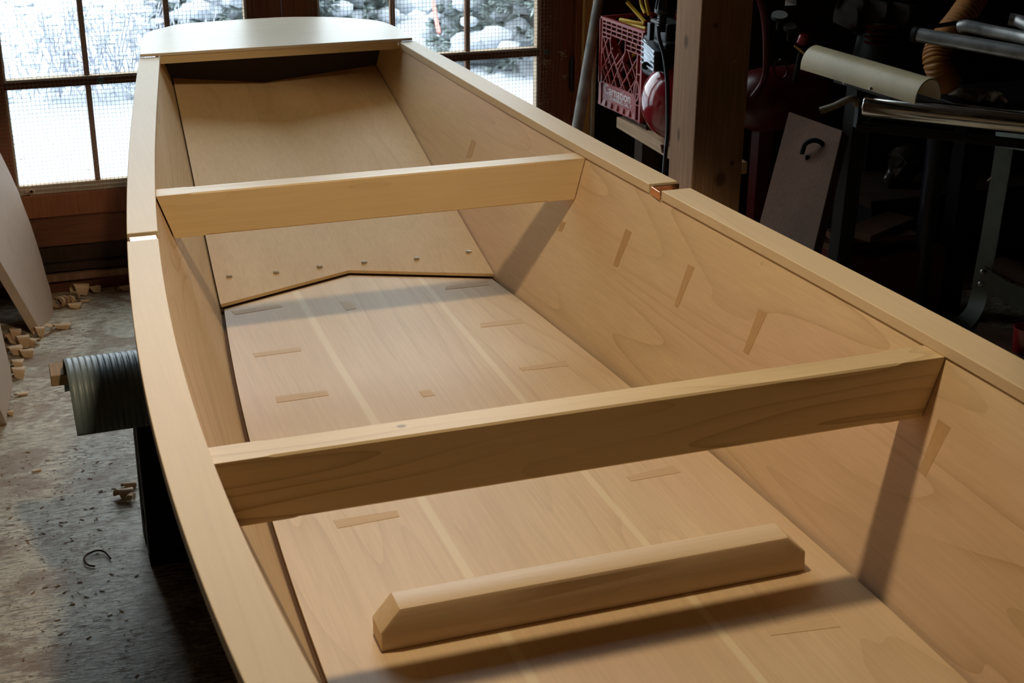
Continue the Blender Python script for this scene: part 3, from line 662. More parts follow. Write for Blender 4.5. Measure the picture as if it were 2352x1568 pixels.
for i in range(700):
    if rnd.random() < .4: x, y = rnd.gauss(.02, .08), rnd.gauss(3.3, .5)
    else: x, y = rnd.uniform(-.5, .12), rnd.uniform(1.9, 4.3)
    if (y > 3.55 and x < .10) or (2.88 < y < 3.06 and x > .15): continue
    s_ = rnd.choice((.0008, .001, .0012, .0016, .002, .0035)); a = rnd.gauss(0, .7)
    ch.obox((x, y, .0012), (s_*math.cos(a)*1.6, s_*math.sin(a)*1.6, rnd.uniform(-.0006, .0006)), (-s_*.5*math.sin(a), s_*.5*math.cos(a), 0), (0, 0, .0004))
tag(ch.build('floor_chips', plain('chip_brown', (.24, .13, .06), .9)), 'fine brown wood chips scattered over the worn floor', 'wood chips', kind='stuff')

# sawhorse with a ribbed rubber mat over it
hs = thing('sawhorse', (.6, 3.0, 0), 'black plastic sawhorse under the boat', 'sawhorse')
MB().box(.1865, 1.10, 2.985, 3.0, .0, .40).build('skirt_panel', 'blackplastic', hs)
MB().box(.13, 1.16, 2.93, 2.984, .33, .443).build('beam', 'blackplastic', hs, bevel=.003)
MB().box(.026, 1.3, 2.915, 2.985, .4435, .468).build('top_rail', 'shelfwood', hs, bevel=.002)
for x0 in (.186, 1.02):
    for s in (-1, 1):
        MB().hexa([(x0, 2.96+s*.06-.02, 0), (x0+.085, 2.96+s*.06-.02, 0), (x0+.085, 2.96+s*.06+.02, 0), (x0, 2.96+s*.06+.02, 0), (x0, 2.96-.022+s*.025, .415), (x0+.085, 2.96-.022+s*.025, .415), (x0+.085, 2.96+.022+s*.025, .415), (x0, 2.96+.022+s*.025, .415)]).build('leg', 'blackplastic', hs, bevel=.003)
    MB().box(x0+.002, x0+.083, 2.915, 2.999, .10, .415).box(x0+.002, x0+.083, 2.91, 3.015, .0, .06).build('leg_web', 'blackplastic', hs)
mt = MB(); X0, X1 = .052, 1.10; xs_ = [X0+.0015*i for i in range(141)]+[.30+.05*i for i in range(17)]; nx = len(xs_)-1
prof = [(2.985, .40), (2.97, .445), (2.94, .486), (2.90, .507), (2.86, .515), (2.82, .510), (2.79, .492), (2.767, .462), (2.752, .43), (2.744, .404)]
pc = catmull([(0, y, z) for y, z in prof], 4)
for i in range(nx+1):
    x = xs_[i]; rib = .0011*max(-.3, math.sin(x*2*math.pi/.0125))
    for j, q in enumerate(pc):
        t = (pc[min(j+1, len(pc)-1)]-pc[max(j-1, 0)]).normalized(); nrm = Vector((0, -t.z, t.y)) if False else Vector((0, t.z, -t.y))
        fl = .012*max(0, (j/len(pc)-.6))*math.sin(x*7)
        e = .020*max(0, 1-(x-X0)/.02)*0
        sk = -.010*(1-i/nx)*(j/len(pc))
        k = q-nrm*(rib if nrm.y > 0 or True else rib)
        mt.v.append((x+sk*0+.010*(j/len(pc))*(1-min(1, (x-X0)/.2)), k.y+fl, min(k.z+.0345*max(0, min(1, (x-.26)/.08)), .5495)))
m_ = len(pc)
for i in range(nx):
    for j in range(m_-1): a = i*m_+j; mt.f.append((a, a+1, a+m_+1, a+m_))
mo = mt.build('rubber_mat', plain('grey_green_rubber', (.17, .215, .225), .42, var=.15, vscale=8), smooth=True)
md = mo.modifiers.new('thickness', 'SOLIDIFY'); md.thickness = .004; md.offset = 0
tag(mo, 'ribbed grey-green rubber mat draped over the sawhorse under the boat', 'mat')

# ================================================================== right of the boat
pst = tag(MB().box(1.620, 1.760, 3.20, 3.34, 0, 3.6).build('timber_post', 'post', bevel=.004), 'rough square timber post standing beside the boat', 'post')
MB().bar((1.7124, 3.1990, 0.9597), (1.7205, 3.1990, 0.9635), .004, .003).build('paint_flake', 'yellow', pst)
# pole leaning beside the window
a, b_ = Vector((1.7778, 4.3600, 0.5115)), Vector((1.8979, 4.5000, 0.8935)); d = (b_-a)/(b_.z-a.z)
pl = MB(); pl.tube([a+d*(z-a.z) for z in (0, .3, .6, .9, 1.22)], [.021, .020, .0185, .0165, .015], 16)
tag(pl.build('leaning_pole', 'greypipe', smooth=True), 'weathered grey pole leaning between the window and the red crate', 'pole')
# shelf
shf = thing('low_shelf', (2.1, 4.1, 0), 'rough plank shelf under the red crate and compressor', 'shelf')
MB().box(1.88, 2.03, 3.66, 4.28, .519, .555).build('shelf_board', 'shelfwood', shf, bevel=.003)
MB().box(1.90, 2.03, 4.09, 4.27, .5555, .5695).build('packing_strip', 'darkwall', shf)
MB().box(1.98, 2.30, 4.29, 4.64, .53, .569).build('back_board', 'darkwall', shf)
for y in (3.72, 4.2): MB().box(1.94, 2.0, y, y+.06, 0, .519).build('leg', 'darkwall', shf)
# milk crate
A = Vector((1.867, 4.400, .5705)); B = Vector((1.893, 4.120, .5705)); U = (B-A).normalized(); Wd = Vector((-U.y, U.x, 0)); LU, LV, LW = .281, .288, .33
K = lambda u, v, w=0.: A+U*u*LU+Vector((0, 0, v*LV))+Wd*w*LW
Zv = Vector((0, 0, 1))
cr = thing('milk_crate', tuple(A+U*LU/2+Wd*LW/2), 'red plastic milk crate with white lettering on the shelf, yellow hose inside', 'crate')
def cb(mb, u0, u1, v0, v1, w0, w1): mb.hexa([K(u0, v0, w0), K(u1, v0, w0), K(u1, v0, w1), K(u0, v0, w1), K(u0, v1, w0), K(u1, v1, w0), K(u1, v1, w1), K(u0, v1, w1)])
def strut(mb, u0, v0, u1, v1, th=.012, dp=.022): mb.bar(K(u0, v0, dp/2), K(u1, v1, dp/2), dp*LW*1.2, th*LU, upd=Zv if abs(u1-u0) > .02 else tuple(U))
fc = MB()
for v in (.985, .935, .885, .835): cb(fc, 0, 1, v-.007 if v < .98 else .968, v+.007 if v < .98 else 1.0, 0, .035)
for i in range(9): u = i/8; cb(fc, max(0, u-.008), min(1, u+.008), .835, .97, 0, .03)
for v in (.785, .735): cb(fc, .60, 1, v-.006, v+.006, 0, .03)
for u in (.60, .72, .84): cb(fc, u-.007, u+.007, .735, .835, 0, .03)
cb(fc, 0, .26, .782, .794, 0, .03); cb(fc, .13, .145, .782, .835, 0, .03)
hp = [(.26, .835), (.24, .76), (.27, .66), (.40, .52), (.52, .62), (.60, .70), (.60, .835)]
for p, q in zip(hp, hp[1:]): strut(fc, *p, *q, .014, .06)
cb(fc, 0, .045, 0, .97, 0, .03); cb(fc, .955, 1, 0, .97, 0, .03); cb(fc, .86, .88, 0, .75, 0, .03)
for v in (.18, .30, .52): cb(fc, .88, 1, v-.006, v+.006, 0, .05)
ld = [(.05, .66, .26, .30), (.05, .46, .20, .28), (.07, .79, .42, .28), (.27, .66, .56, .28), (.40, .52, .62, .28), (.52, .62, .80, .28), (.66, .73, .86, .45),
      (.05, .60, .18, .79), (.05, .40, .30, .70), (.10, .28, .44, .66), (.30, .28, .60, .70), (.50, .28, .86, .68), (.70, .28, .86, .46)]
for q in ld: strut(fc, *q, .011, .02)
cb(fc, .045, .86, .075, .275, .012, .03); cb(fc, .0, 1, .0, .012, 0, .05); cb(fc, .045, .86, .265, .280, 0, .03)
cb(fc, .045, .86, .012, .075, .018, .03)
for i in range(6):
    u = .06+i*.145; fc.prism([K(u, .012, 0), K(u+.085, .012, 0), K(u+.085, .075, .012), K(u+.03, .075, .012)], Wd*.004)
for u in (.005, .885):
    for i in range(14):
        a0, a1 = 2*math.pi*i/14, 2*math.pi*(i+1)/14
        if u < .1 and math.cos(a0) < -.1: continue
        fc.bar(K(u+.055*math.cos(a0), .33+.105*math.sin(a0), .0), K(u+.055*math.cos(a1), .33+.105*math.sin(a1), .0), .006, .003, upd=tuple(Wd))
fc.build('lettered_side', 'crate', cr)
def side(mb, P, Q):    # a plainer latticed side between two base corners
    P, Q = Vector(P), Vector(Q); up = Vector((0, 0, LV)); D = Q-P
    for v in (.985, .90, .83): mb.bar(P+up*v, Q+up*v, .008, .006 if v < .98 else .011)
    mb.bar(P+up*.02, Q+up*.02, .01, .01); mb.bar(P+up*.15, Q+up*.15, .005, LV*.22)
    for i in range(8):
        f0 = i/7; mb.bar(P+D*f0+up*.83, P+D*f0+up*.98, .004, .008)
    for i in range(6):
        f0 = i/5; f1 = min(1, f0+.3); f2 = max(0, f0-.3)
        mb.bar(P+D*f0+up*.26, P+D*f1+up*.83, .004, .007); mb.bar(P+D*f0+up*.26, P+D*f2+up*.83, .004, .007)
    mb.bar(P, P+up*.99, .012, .012)
for (p, q) in ((K(1, 0), K(1, 0, 1)), (K(1, 0, 1), K(0, 0, 1)), (K(0, 0, 1), K(0, 0))):
    m = MB(); side(m, p, q); m.build('latticed_side', 'crate', cr)
fl = MB()
for i in range(9): fl.bar(K(.03+i*.117, .02, .03), K(.03+i*.117, .02, .97), .006, .006)
for i in range(9): fl.bar(K(.02, .035, .04+i*.115), K(.98, .035, .04+i*.115), .006, .004)
fl.build('crate_floor', 'crate', cr)
def text(s, u, v, h, wscale, name='lettering', bold=.0):
    cu = bpy.data.curves.new(name, 'FONT'); cu.body = s; cu.size = 1; cu.extrude = .004; cu.offset = bold; cu.resolution_u = 3
    o = bpy.data.objects.new('tmp', cu); COL.objects.link(o); dg = bpy.context.evaluated_depsgraph_get()
    me = bpy.data.meshes.new_from_object(o.evaluated_get(dg)); COL.objects.unlink(o); bpy.data.objects.remove(o)
    me.name = name
    o = bpy.data.objects.new(name, me); COL.objects.link(o)
    for v_ in me.vertices:
        p = K(u, v, .011)+U*v_.co.x*h*wscale+Zv*v_.co.y*h-Wd*(v_.co.z*.12); v_.co = p
    me.materials.clear(); me.materials.append(M['letter']); o.parent = cr; o.matrix_parent_inverse = Matrix.Translation(-cr.location); return o
o = text('Carnation', .10, .155, .045, .98, bold=.006); o['label'] = 'white word Carnation'
o = text("LOS ANGELES, CAL. 1'", .20, .105, .0165, .98, bold=.012); o['label'] = 'small white line below the word'
# what lies in the crate
hz_ = thing('yellow_hose', tuple(K(.5, .1, .4)), 'yellow air hose looped in and out of the red crate', 'hose')
for pts in ([(1.8756, 4.2200, 0.9337), (1.8944, 4.2000, 0.9092), (1.9119, 4.1600, 0.8802)], [(1.9297, 4.2000, 0.9477), (1.9369, 4.2000, 0.9205), (1.9457, 4.2000, 0.8932)], [(1.8717, 4.2600, 0.8719), (1.8930, 4.2200, 0.8708), (1.9199, 4.1800, 0.8682)], [(1.8956, 4.3000, 0.8569), (1.9221, 4.2500, 0.8504), (1.9357, 4.2000, 0.8503)],
            [(1.9092, 4.3400, 0.7962), (1.9274, 4.3400, 0.7994), (1.9475, 4.3300, 0.8015)], [(1.9505, 4.3600, 0.7505), (1.9624, 4.3600, 0.7612), (1.9732, 4.3500, 0.7681)], [(1.9507, 4.3800, 0.7324), (1.9681, 4.3700, 0.7304), (1.9817, 4.3600, 0.7458)], [(1.9601, 4.3400, 0.7168), (1.9642, 4.3300, 0.7000), (1.9748, 4.3200, 0.7085)], [(1.9499, 4.2800, 0.9328), (1.9540, 4.2800, 0.9094), (1.9580, 4.2600, 0.8879)]):
    MB().tube(catmull(pts, 6), .0058, 10).build('hose_loop', 'yellow', hz_, True)
for i, (x, y, r, mt_) in enumerate(((1415,196,.010,'gaugeface'), (1434,196,.012,'bluebox'), (1447,186,.014,'bluebox'))): pass
jk = thing('odd_fittings', tuple(K(.5, .04, .5)), 'dark jumble of fittings lying in the bottom of the red crate', 'fittings')
rnd.seed(9); m = MB()
for i in range(16):
    c = K(rnd.uniform(.1, .9), rnd.uniform(.12, .30), rnd.uniform(.15, .8)); ico(m, c, rnd.uniform(.012, .03), rnd.uniform(.012, .03), rnd.uniform(.01, .02), .5, 1)
tag(m.build('dark_fitting', 'darkcast', jk), kind='stuff')
m = MB(); ico(m, (1.8969, 4.3300, 0.6443), .011, .011, .011, .2, 2); m.build('pale_fitting', 'gaugeface', jk, True)

# compressor on the shelf, seen between the crate and the post
cp = thing('air_compressor', (2.05, 3.95, .57), 'glossy red compressor tank between the red crate and the post', 'compressor')
c0 = Vector((1.9210, 3.9300, 0.6552)); c0.z = max(c0.z, .5555+.1255); R = .125
MB().lathe(c0, (1, 0, 0), [(-.105, .004), (-.103, .024), (-.094, .053), (-.077, .081), (-.052, .104), (-.022, .12), (0, R), (.02, R), (.13, R), (.17, .10), (.20, .05), (.206, .005)], 40).build('tank', 'redpaint', cp, True)
for q_ in (.02, .075): MB().bar((c0.x+q_, c0.y, c0.z-R+.012), (c0.x+q_, c0.y, .556), .05, .03).build('foot', 'redpaint', cp)
MB().tube([(1.8673, 3.9000, 0.5577), (1.8728, 3.9000, 0.5343)], .006, 8).build('drain_cock', 'darkred', cp)
hd = MB(); hx = Vector((1.8322, 3.9500, 0.8333))
hd.hexa([(1.8257, 3.9700, 0.8012), (1.8289, 3.9000, 0.7813), (1.9215, 3.9800, 0.7589), (1.9166, 4.0500, 0.7798), (1.8225, 3.9700, 0.8689), (1.8258, 3.9000, 0.8433), (1.9180, 3.9800, 0.8224), (1.9130, 4.0500, 0.8491)])
hd.build('cylinder_head', 'aluminium', cp, bevel=.003)
fn_ = MB()
for i in range(5):
    fn_.bar(Vector((1.8148, 3.9650, 0.8651))-Vector((0, 0, i*.0156)), Vector((1.8249, 3.8920, 0.8449))-Vector((0, 0, i*.0143)), .004, .0035)
fn_.build('cooling_fin', 'aluminium', cp)
MB().lathe((1.8210, 3.9400, 0.7945), (-.6, -.8, 0), [(0, .012), (.008, .012), (.010, .004)], 16).build('head_bolt', 'darkcast', cp, True)
MB().box(hx.x+.03, hx.x+.15, 3.90, 4.06, hx.z-.09, hx.z+.03).box(hx.x+.045, hx.x+.11, 3.93, 4.05, hx.z+.02, hx.z+.08).build('motor_body', 'darkcast', cp, bevel=.008)
for i in range(6): MB().box(hx.x+.026, hx.x+.13, 3.895, 4.06, hx.z-.075+i*.018, hx.z-.071+i*.018).build('cooling_fin', 'darkcast', cp)
MB().bar((1.8269, 3.9300, 0.8709), (1.8273, 3.9300, 0.9219), .016, .02, upd=(0, 1, 0)).build('capacitor_box', 'blackrubber', cp, bevel=.002)
f0 = Vector((1.8693, 3.9300, 0.9501))
pr = [(0, .030), (.006, .031), (.010, .030), (.04, .018), (.045, .015)]
MB().lathe(f0, (0, 0, 1), [(-.004, .026), (0, .031), (.008, .031), (.010, .029), (.05, .022), (.10, .017), (.102, .002)], 28).build('air_filter', 'blackrubber', cp, True)
m = MB()
for i in range(14):
    a = 2*math.pi*i/14; m.bar(f0+Vector((.030*math.cos(a), .030*math.sin(a), .010)), f0+Vector((.019*math.cos(a), .019*math.sin(a), .09)), .003, .004)
m.build('filter_rib', 'darkcast', cp)
pr = [(i*.004, .012 if i % 2 else .0155) for i in range(15)]
MB().lathe(Vector((1.8548, 3.9200, 0.8967)), (.05, 0, 1), pr, 20).build('corrugated_neck', 'blackrubber', cp, True)
cd = tag(MB().tube(catmull([(1.8161, 3.8600, 0.9221), (1.8125, 3.8400, 0.8933), (1.8190, 3.8200, 0.8540), (1.8203, 3.8000, 0.8100), (1.8223, 3.7900, 0.7612), (1.8230, 3.7800, 0.6866), (1.8203, 3.7700, 0.6245), (1.8126, 3.7600, 0.5755), (1.8060, 3.7500, 0.5328), (1.8008, 3.7400, 0.4899), (1.7953, 3.7200, 0.3628), (1.7912, 3.7000, 0.2061), (1.93, 3.69, .15), (1.95, 3.70, .006), (2.05, 3.72, .006)], 5), .0062, 10).build('power_cord', 'blackrubber', smooth=True), 'black power cord hanging in front of the red compressor tank', 'cord')

# ------------------------------------------------------------------ dark machine corner behind the post
dfill = thing('corner_filler_box', (3.0, 4.15, 0), 'black filler box added to darken the corner behind the machines', 'filler box')  # added box covering bare floor so this corner reads black
MB().box(2.66, 4.2, 3.94, 4.5, .0, .27).build('body', 'blackplastic', dfill, bevel=.004)
MB().box(2.64, 4.22, 3.92, 4.52, .271, .30).build('top', 'darkwall', dfill, bevel=.003)
# second compressor
c2 = thing('portable_compressor', (2.1, 4.0, 0), 'dull red portable compressor with two dials right behind the post', 'compressor')
t0 = Vector((2.3144, 4.0000, 0.6479))
MB().lathe(t0, (1, .1, 0), [(-.17, .004), (-.16, .04), (-.135, .075), (-.10, .095), (-.06, .10), (.12, .10), (.15, .085), (.18, .04), (.19, .005)], 32).build('tank', 'darkred', c2, True)
for q_ in (-.05, .1): MB().bar((t0.x+q_, t0.y, t0.z-.08), (t0.x+q_, t0.y, .0), .05, .05, (0, 1, 0)).build('foot', 'darkred', c2)
MB().tube(catmull([(2.1520, 3.9000, 1.0021), (2.1766, 3.9000, 0.9498), (2.1923, 3.9000, 0.8842), (2.2027, 3.9000, 0.7785), (2.1951, 3.9000, 0.7256), (2.1630, 3.9000, 0.6808)], 6), .011, 12).build('handle', 'darkred', c2, True)
MB().tube(catmull([(2.2347, 3.8800, 0.7963), (2.2602, 3.8800, 0.7788), (2.2656, 3.8800, 0.7519), (2.2474, 3.8800, 0.7371), (2.2237, 3.8800, 0.7519), (2.2182, 3.8800, 0.7815), (2.2347, 3.8800, 0.7963)], 5), .005, 10).build('pull_ring', 'darkred', c2, True)
g1, g2 = Vector((2.2644, 3.9500, 0.9188)), Vector((2.2920, 3.9300, 0.8866))
for g_, r in ((g1, .026), (g2, .020)):
    ax = Vector((-.15, -.35, 1)).normalized()
    MB().lathe(g_-ax*.012, ax, [(0, r*.9), (.002, r), (.011, r), (.012, r*.93)], 28).build('gauge_case', 'darkcast', c2, True)
    gf = MB().lathe(g_, ax, [(0, r*.92), (.0015, r*.92)], 28).build('gauge_face', 'gaugeface', c2, True)
    MB().tube([g_-ax*.012, g_-ax*.05], .006, 8).build('gauge_stem', 'darkcast', c2, True)
k0 = Vector((2.3218, 3.9000, 0.8508))
MB().lathe(k0, (.2, -.3, 1), [(-.016, .013), (-.012, .0165), (.012, .0165), (.016, .012)], 20).build('regulator_knob', 'redpaint', c2, True)
MB().tube([(2.2932, 3.9000, 0.8352), (2.3096, 3.8900, 0.8242), (2.3233, 3.8800, 0.8094)], [.006, .009, .006], 12).build('brass_fitting', 'brass', c2, True)
MB().tube([k0-Vector((0, 0, .015)), Vector((k0.x, k0.y+.03, t0.z+.06))], .008, 10).build('valve_stem', 'darkcast', c2, True)

# half-pipe cover over a machine blade
pvt = thing('half_pipe_cover', (2.1679, 3.3000, 0.8547), 'cream half-round plastic pipe cover over a dark machine', 'pipe')
e0, e1 = Vector((2.0744, 3.4200, 0.8876)), Vector((2.1661, 3.0200, 0.8969)); e1.z = e0.z-.012
ax = (e1-e0).normalized(); up_ = Vector((0, 0, 1)); sd = ax.cross(up_).normalized(); up_ = sd.cross(ax); r0 = .050
m = MB(); n = 22
for q in (e0, e1):
    for rr_ in (r0, r0-.004):
        for i in range(n+1):
            a = math.radians(-12)+math.radians(204)*i/n; m.v.append(tuple(q+sd*rr_*math.cos(a)*.92+up_*rr_*math.sin(a)))
s_ = n+1
for i in range(n):
    m.f += [(i, i+1, 2*s_+i+1, 2*s_+i), (s_+i, 3*s_+i, 3*s_+i+1, s_+i+1), (i, s_+i, s_+i+1, i+1), (2*s_+i, 2*s_+i+1, 3*s_+i+1, 3*s_+i)]
m.f += [(0, 2*s_, 3*s_, s_), (n, s_+n, 3*s_+n, 2*s_+n)]
m.build('cover', 'pvc', pvt, True)
MB().bar(e0+ax*.10-up_*.012, e1-ax*.10-up_*.012, .04, .03).build('fence_bar', 'darkcast', pvt, bevel=.003)
MB().bar(Vector((e0.x+.14, e0.y-.02, e0.z-.06)), Vector((e0.x+.30, e0.y+.25, 0)), .05, .05, (0, 1, 0)).build('support', 'darkcast', pvt)
for p in ((2.0758, 3.2600, 0.8694), (2.0853, 3.1500, 0.8765)): MB().lathe(p, (-.8, -.6, 0), [(0, .005), (.004, .005), (.006, .002)], 12).build('screw', 'steel', pvt, True)
# chrome feed roller on its stand
rs = thing('roller_stand', (2.75, 3.2, 0), 'polished steel roller on a grey-green stand at the right frame edge', 'machine')
r1, r2 = Vector((2.1552, 3.2800, 0.7875)), Vector((2.4465, 3.0000, 0.8126)); r1.z += .010; r2.z = r1.z; dx = (r2-r1).normalized()
MB().tube([r1, r1+dx*.004, r1+dx*.62], [.027, .030, .030], 40).build('roller', 'chrome', rs, True)
MB().tube([r1-dx*.022, r1], .008, 12).build('axle', 'steel', rs, True)
MB().bar(r1-dx*.014+Vector((0, 0, .012)), r1-dx*.014-Vector((0, 0, .06)), .012, .02, (0, 1, 0)).bar(r1-dx*.014-Vector((0, 0, .055)), r1+dx*.6-Vector((0, .0, .055)), .03, .02).build('roller_bracket', 'darkcast', rs, bevel=.002)
Q = lambda p: Vector(p)
top = [(2.6120, 3.3000, 0.6753), (2.6710, 3.3000, 0.6707)]
lg = MB(); path = catmull([(2.6387, 3.3000, 0.6807), (2.6538, 3.3200, 0.5811), (2.6662, 3.3400, 0.4581), (2.6785, 3.3600, 0.3311), (2.6885, 3.3800, 0.2143), (2.6903, 3.3850, 0.1568), (2.6681, 3.3700, 0.1203), (2.6250, 3.3500, 0.0969), (2.5578, 3.3300, 0.0852)], 5)
lg.v = []
for i, q in enumerate(path):
    t_ = (path[min(i+1, len(path)-1)]-path[max(i-1, 0)]).normalized(); nn_ = Vector((-.87, -.5, 0)); nrm = t_.cross(nn_).normalized(); w_ = .026
    for a_, b2 in ((-1, 0), (1, 0), (1, 1), (-1, 1)): lg.v.append(tuple(q+nrm*w_*a_-nn_*.005*b2))
for i in range(len(path)-1):
    for j in range(4): a_ = 4*i; lg.f.append((a_+j, a_+(j+1) % 4, a_+4+(j+1) % 4, a_+4+j))
lg.f += [(3, 2, 1, 0), tuple(4*(len(path)-1)+j for j in range(4))]
lg.build('leg', 'standpaint', rs)
MB().bar((2.6640, 3.3600, 0.2296), (2.8002, 3.1800, 0.1502), .006, .062).build('brace', 'standpaint', rs, bevel=.001)
MB().hexa([(2.6861, 3.3700, 0.2524), (2.8077, 3.2000, 0.1961), (2.9852, 3.3800, 0.1802), (2.8130, 3.4600, 0.2427), (2.6852, 3.3700, 0.2580), (2.8067, 3.2000, 0.2016), (2.9842, 3.3800, 0.1860), (2.8121, 3.4600, 0.2484)]).build('lower_shelf', 'oldboard', rs)
MB().bar((2.6403, 3.3200, 0.6644), (2.6235, 3.0500, 0.7093), .04, .05).build('top_rail', 'standpaint', rs, bevel=.002)
MB().hexa([(2.6365, 3.3400, 0.6710), (2.5955, 3.0000, 0.7185), (2.7919, 3.2000, 0.7617), (2.7550, 3.4200, 0.6935), (2.6353, 3.3400, 0.6787), (2.5942, 3.0000, 0.7256), (2.7905, 3.2000, 0.7691), (2.7537, 3.4200, 0.7013)]).build('top_plate', 'standpaint', rs)
for p in ((2.6279, 3.2950, 0.6529), (2.6643, 3.3500, 0.2494), (2.6626, 3.3500, 0.2113)):
    MB().lathe(p, (-.3, -.95, 0), [(0, .0085), (.003, .008), (.006, .005), (.007, .001)], 16).build('bolt_head', 'steel', rs, True)
MB().bar((2.5978, 3.3000, 0.5457), (2.6093, 3.3000, 0.5561), .002, .003).build('wood_sliver', 'shaving', rs)
# grey tube rails
rk = thing('tube_rail', (2.4074, 3.2000, 0.9632), 'scuffed grey tube rails crossing above the steel roller', 'rail')
a, b_ = Vector((2.2916, 3.2800, 0.9790)), Vector((2.4348, 3.0200, 0.9712)); d = (b_-a).normalized()
MB().tube([a, a+d*.75], .0185, 20).build('tube', 'galv', rk, True)
MB().lathe(a-d*.004, d, [(-.006, .015), (-.003, .021), (.010, .021), (.011, .0186)], 24).build('tube_collar', 'darkcast', rk, True)
MB().tube(catmull([(2.4559, 3.3200, 0.9824), (2.4644, 3.3000, 0.9878), (2.4884, 3.2600, 0.9843), (2.5129, 3.2000, 0.9823), (2.5338, 3.1200, 0.9821), (2.5319, 3.0000, 0.9889)], 5), .017, 16).build('tube', 'galv', rk, True)
MB().tube(catmull([(2.6434, 3.3600, 0.9867), (2.6601, 3.3400, 0.9845), (2.6608, 3.2800, 0.9784), (2.6951, 3.2000, 0.9721)], 5), .017, 16).build('tube', 'galv', rk, True)
MB().tube([(2.3117, 3.3000, 0.9892), (2.5774, 3.4200, 0.9775), (2.9142, 3.5500, 0.9678)], .006, 10).build('cross_rod', 'darkcast', rk, True)
MB().bar(a+d*.74, Vector((2.75, 2.75, 0)), .04, .04, (0, 1, 0)).build('upright', 'darkcast', rk)
# orange corrugated hose
hp_ = catmull([(2.8264, 3.7500, 1.0069), (2.7924, 3.7400, 0.9582), (2.7417, 3.7200, 0.9122), (2.6903, 3.7000, 0.8730), (2.6527, 3.6800, 0.8361), (2.6417, 3.6600, 0.8055), (2.6682, 3.6600, 0.7685), (2.6976, 3.6700, 0.7408)], 14)
MB().tube(hp_, [.041 if i % 3 else .035 for i in range(len(hp_))], 24).build('dust_hose', 'orangehose', None, True)
tag(bpy.data.objects['dust_hose'], 'orange corrugated dust hose rising behind the grey tube rails', 'hose')
# leaning old board with a black clamp
tl, tr_, br, bl = Vector((2.1293, 3.6200, 0.7062)), Vector((2.1726, 3.4000, 0.7002)), Vector((2.0037, 3.2200, 0.4233)), Vector((1.9562, 3.4400, 0.4333))
ex = 1.55
br2, bl2 = tr_+(br-tr_)*ex, tl+(bl-tl)*ex
lbd = thing('leaning_plank', tuple(bl2), 'wide reddish old plank leaning in the dark right of the post', 'board')
off = (br-tr_).cross(tl-tr_).normalized()*.035
if off.y < 0: off = -off
MB().prism([tl, tr_, br2, bl2], tuple(off)).build('plank', 'oldboard', lbd, bevel=.002)
m = MB(); cc = Vector((2.1389, 3.5000, 0.6219)); m.tube(catmull([(2.0875, 3.4600, 0.6277), (2.0899, 3.4500, 0.6575), (2.1133, 3.4400, 0.6680), (2.1333, 3.4300, 0.6565), (2.1331, 3.4300, 0.6317), (2.1127, 3.4400, 0.6183), (2.0938, 3.4500, 0.6173)], 5), .007, 12)
m.build('clamp_handle', 'blackplastic', lbd, True)
# black column, tan pipe, other dark bits
cx = (2.6460, 3.6200, 0.5557)
col = MB().tube([(cx[0], cx[1], .60), (cx[0], cx[1], .3), (cx[0], cx[1], 0)], .030, 24)
tag(col.build('machine_column', 'bluebox', smooth=True), 'blue-black round column below the steel roller', 'column')
q = Vector((2.4531, 3.9000, 0.1807))
tag(MB().tube([Vector((q.x, q.y, 0)), Vector((q.x, q.y, .40))], .022, 16).build('tan_pipe', 'shelfwood', smooth=True), 'short tan pipe standing right of the leaning plank', 'pipe')
mb = MB().box(2.36, 2.72, 3.60, 3.85, 0, .235)
tag(mb.build('red_box', 'darkred', bevel=.005), 'dark red box on the floor under the board offcuts', 'box')
for i, (dx_, rz, lab) in enumerate(((0, .12, 'lowest offcut board on the dark red box'), (.02, -.15, 'middle offcut board on the dark red box'), (.05, .45, 'topmost offcut board on the dark red box, turned askew'))):
    c = Vector((2.48+dx_, 3.70, .247+i*.024)); ux = Vector((math.cos(rz), math.sin(rz), 0)); uy = Vector((-ux.y, ux.x, 0))
    tag(MB().obox(c, ux*.13, uy*.05, (0, 0, .0105)).build('board_offcut', 'oldboard', bevel=.001), lab, 'board', 'offcuts on the red box')
# dusty film, cloth, red fins, rag, stick
def blob(name, c, r, mat, lab, cat, seed, n=7, sub=2, spread=.6):
    rnd.seed(seed); m = MB(); c = Vector(c)
    for i in range(n): ico(m, c+Vector((rnd.gauss(0, r*spread*.5), rnd.gauss(0, r*.2), rnd.gauss(0, r*spread*.6))), r*rnd.uniform(.4, .8), r*rnd.uniform(.3, .6), r*rnd.uniform(.4, .8), .6, sub)
    return tag(m.build(name, mat, smooth=True), lab, cat)
blob('dusty_bag', (2.8546, 4.0500, 0.3758), .07, 'poly', 'crumpled dusty plastic bag standing on the black filler box', 'bag', 4)
m = MB(); rnd.seed(3); g_ = []
for i in range(17):
    for j in range(9):
        u_, v_ = i/16, j/8; p = Vector((2.6890, 4.3000, 0.9016)).lerp(Vector((2.9141, 4.2000, 0.8779)), u_); p.z -= v_*.13*(1-.9*abs(u_-.42)**1.3)
        p.y += .03*math.sin(u_*19+v_*2); m.v.append(tuple(p))
for i in range(16):
    for j in range(8): a_ = i*9+j; m.f.append((a_, a_+1, a_+10, a_+9))
o = m.build('hanging_cloth', 'cloth', None, True); md = o.modifiers.new('t', 'SOLIDIFY'); md.thickness = .004
tag(o, 'grey dust cloth bunched on top of a machine at the upper right', 'cloth')
mh = thing('electric_motor', (2.8012, 4.2000, 0.7683), 'dark finned machine motor under the grey cloth', 'machine')
MB().lathe((2.8418, 4.2500, 0.6977), (0, 0, 1), [(-.1, .09), (-.02, .1), (.08, .085), (.12, .06), (.13, .01)], 32).build('motor_case', 'darkcast', mh, True)
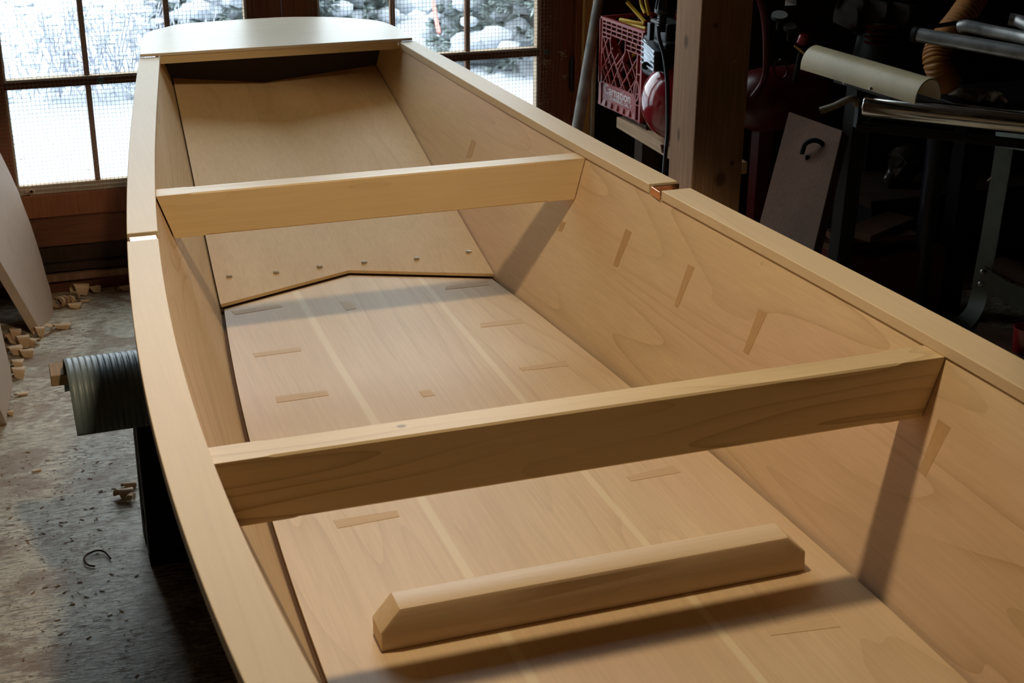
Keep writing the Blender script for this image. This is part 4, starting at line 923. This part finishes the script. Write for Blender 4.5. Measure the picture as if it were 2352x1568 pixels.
MB().bar(Vector((2.8761, 4.3000, 0.6783)), Vector(((2.8761, 4.3000, 0.6783)[0], (2.8761, 4.3000, 0.6783)[1], .302)), .12, .12, (0, 1, 0)).build('motor_base', 'darkcast', mh)
for i in range(4): MB().lathe(Vector((2.7963, 4.2000, 0.8091))-Vector((0, 0, .018*i)), (0, 0, 1), [(0, .052), (.004, .055), (.006, .052)], 28).build('cooling_fin', 'darkred', mh, True)
m = MB(); a, b_ = Vector((2.7276, 3.6000, 0.6932)), Vector((2.7946, 3.5000, 0.7083))
for i in range(15):
    for j in range(6):
        p = a.lerp(b_, i/14)+Vector((0, .10*j/5, .012*math.sin(i*1.3+j)+.012)); m.v.append(tuple(p))
for i in range(14):
    for j in range(5): a_ = i*6+j; m.f.append((a_, a_+1, a_+7, a_+6))
o = m.build('rag', 'rag', None, True); md = o.modifiers.new('t', 'SOLIDIFY'); md.thickness = .006
tag(o, 'cream rag lying behind the steel roller', 'rag')
tb = MB().box((2.6906, 3.6000, 0.6839)[0], (2.6906, 3.6000, 0.6839)[0]+1.1, 3.50, 3.84, (2.7276, 3.6000, 0.6932)[2]-.05, (2.7276, 3.6000, 0.6932)[2]-.004)
tbt = thing('machine_table', (2.9, 3.7, 0), 'black machine table behind the steel roller carrying the cream rag', 'table')
tb.build('table_top', 'darkcast', tbt, bevel=.003)
for x in (2.75, 3.5): MB().box(x, x+.06, 3.62, 3.68, 0, (2.7276, 3.6000, 0.6932)[2]-.05).build('leg', 'blackplastic', tbt)
tag(MB().tube(catmull([(2.0598, 3.3400, 0.7784), (2.0875, 3.3200, 0.7927), (2.1131, 3.3000, 0.8118), (2.1291, 3.2900, 0.8153), (2.1413, 3.2900, 0.8004)], 5), .0095, 12).build('bent_lever', plain('tan_lever', (.22, .17, .11), .6), smooth=True), 'tan bent lever left of the steel roller end', 'lever')
# low things at the right edge
tag(MB().hexa([(2.2943, 2.9000, 0.2461), (2.4481, 2.7500, 0.2130), (2.7331, 3.0500, 0.1153), (2.5599, 3.2000, 0.1527), (2.2932, 2.9000, 0.2536), (2.4468, 2.7500, 0.2205), (2.7316, 3.0500, 0.1234), (2.5586, 3.2000, 0.1609)]).build('brown_plank', 'oldboard', bevel=.001), 'brown plank lying low beyond the gunwale at the right edge', 'board')
c = Vector((2.4264, 2.8500, 0.2263)); c.z += .035
tag(MB().lathe(c-Vector((0, 0, .035)), (0, 0, 1), [(0, .026), (.05, .030), (.07, .032), (.07, .028), (.01, .022)], 28).build('red_cup', 'redpaint', smooth=True), 'red cup cut by the right frame edge above the gunwale', 'cup')
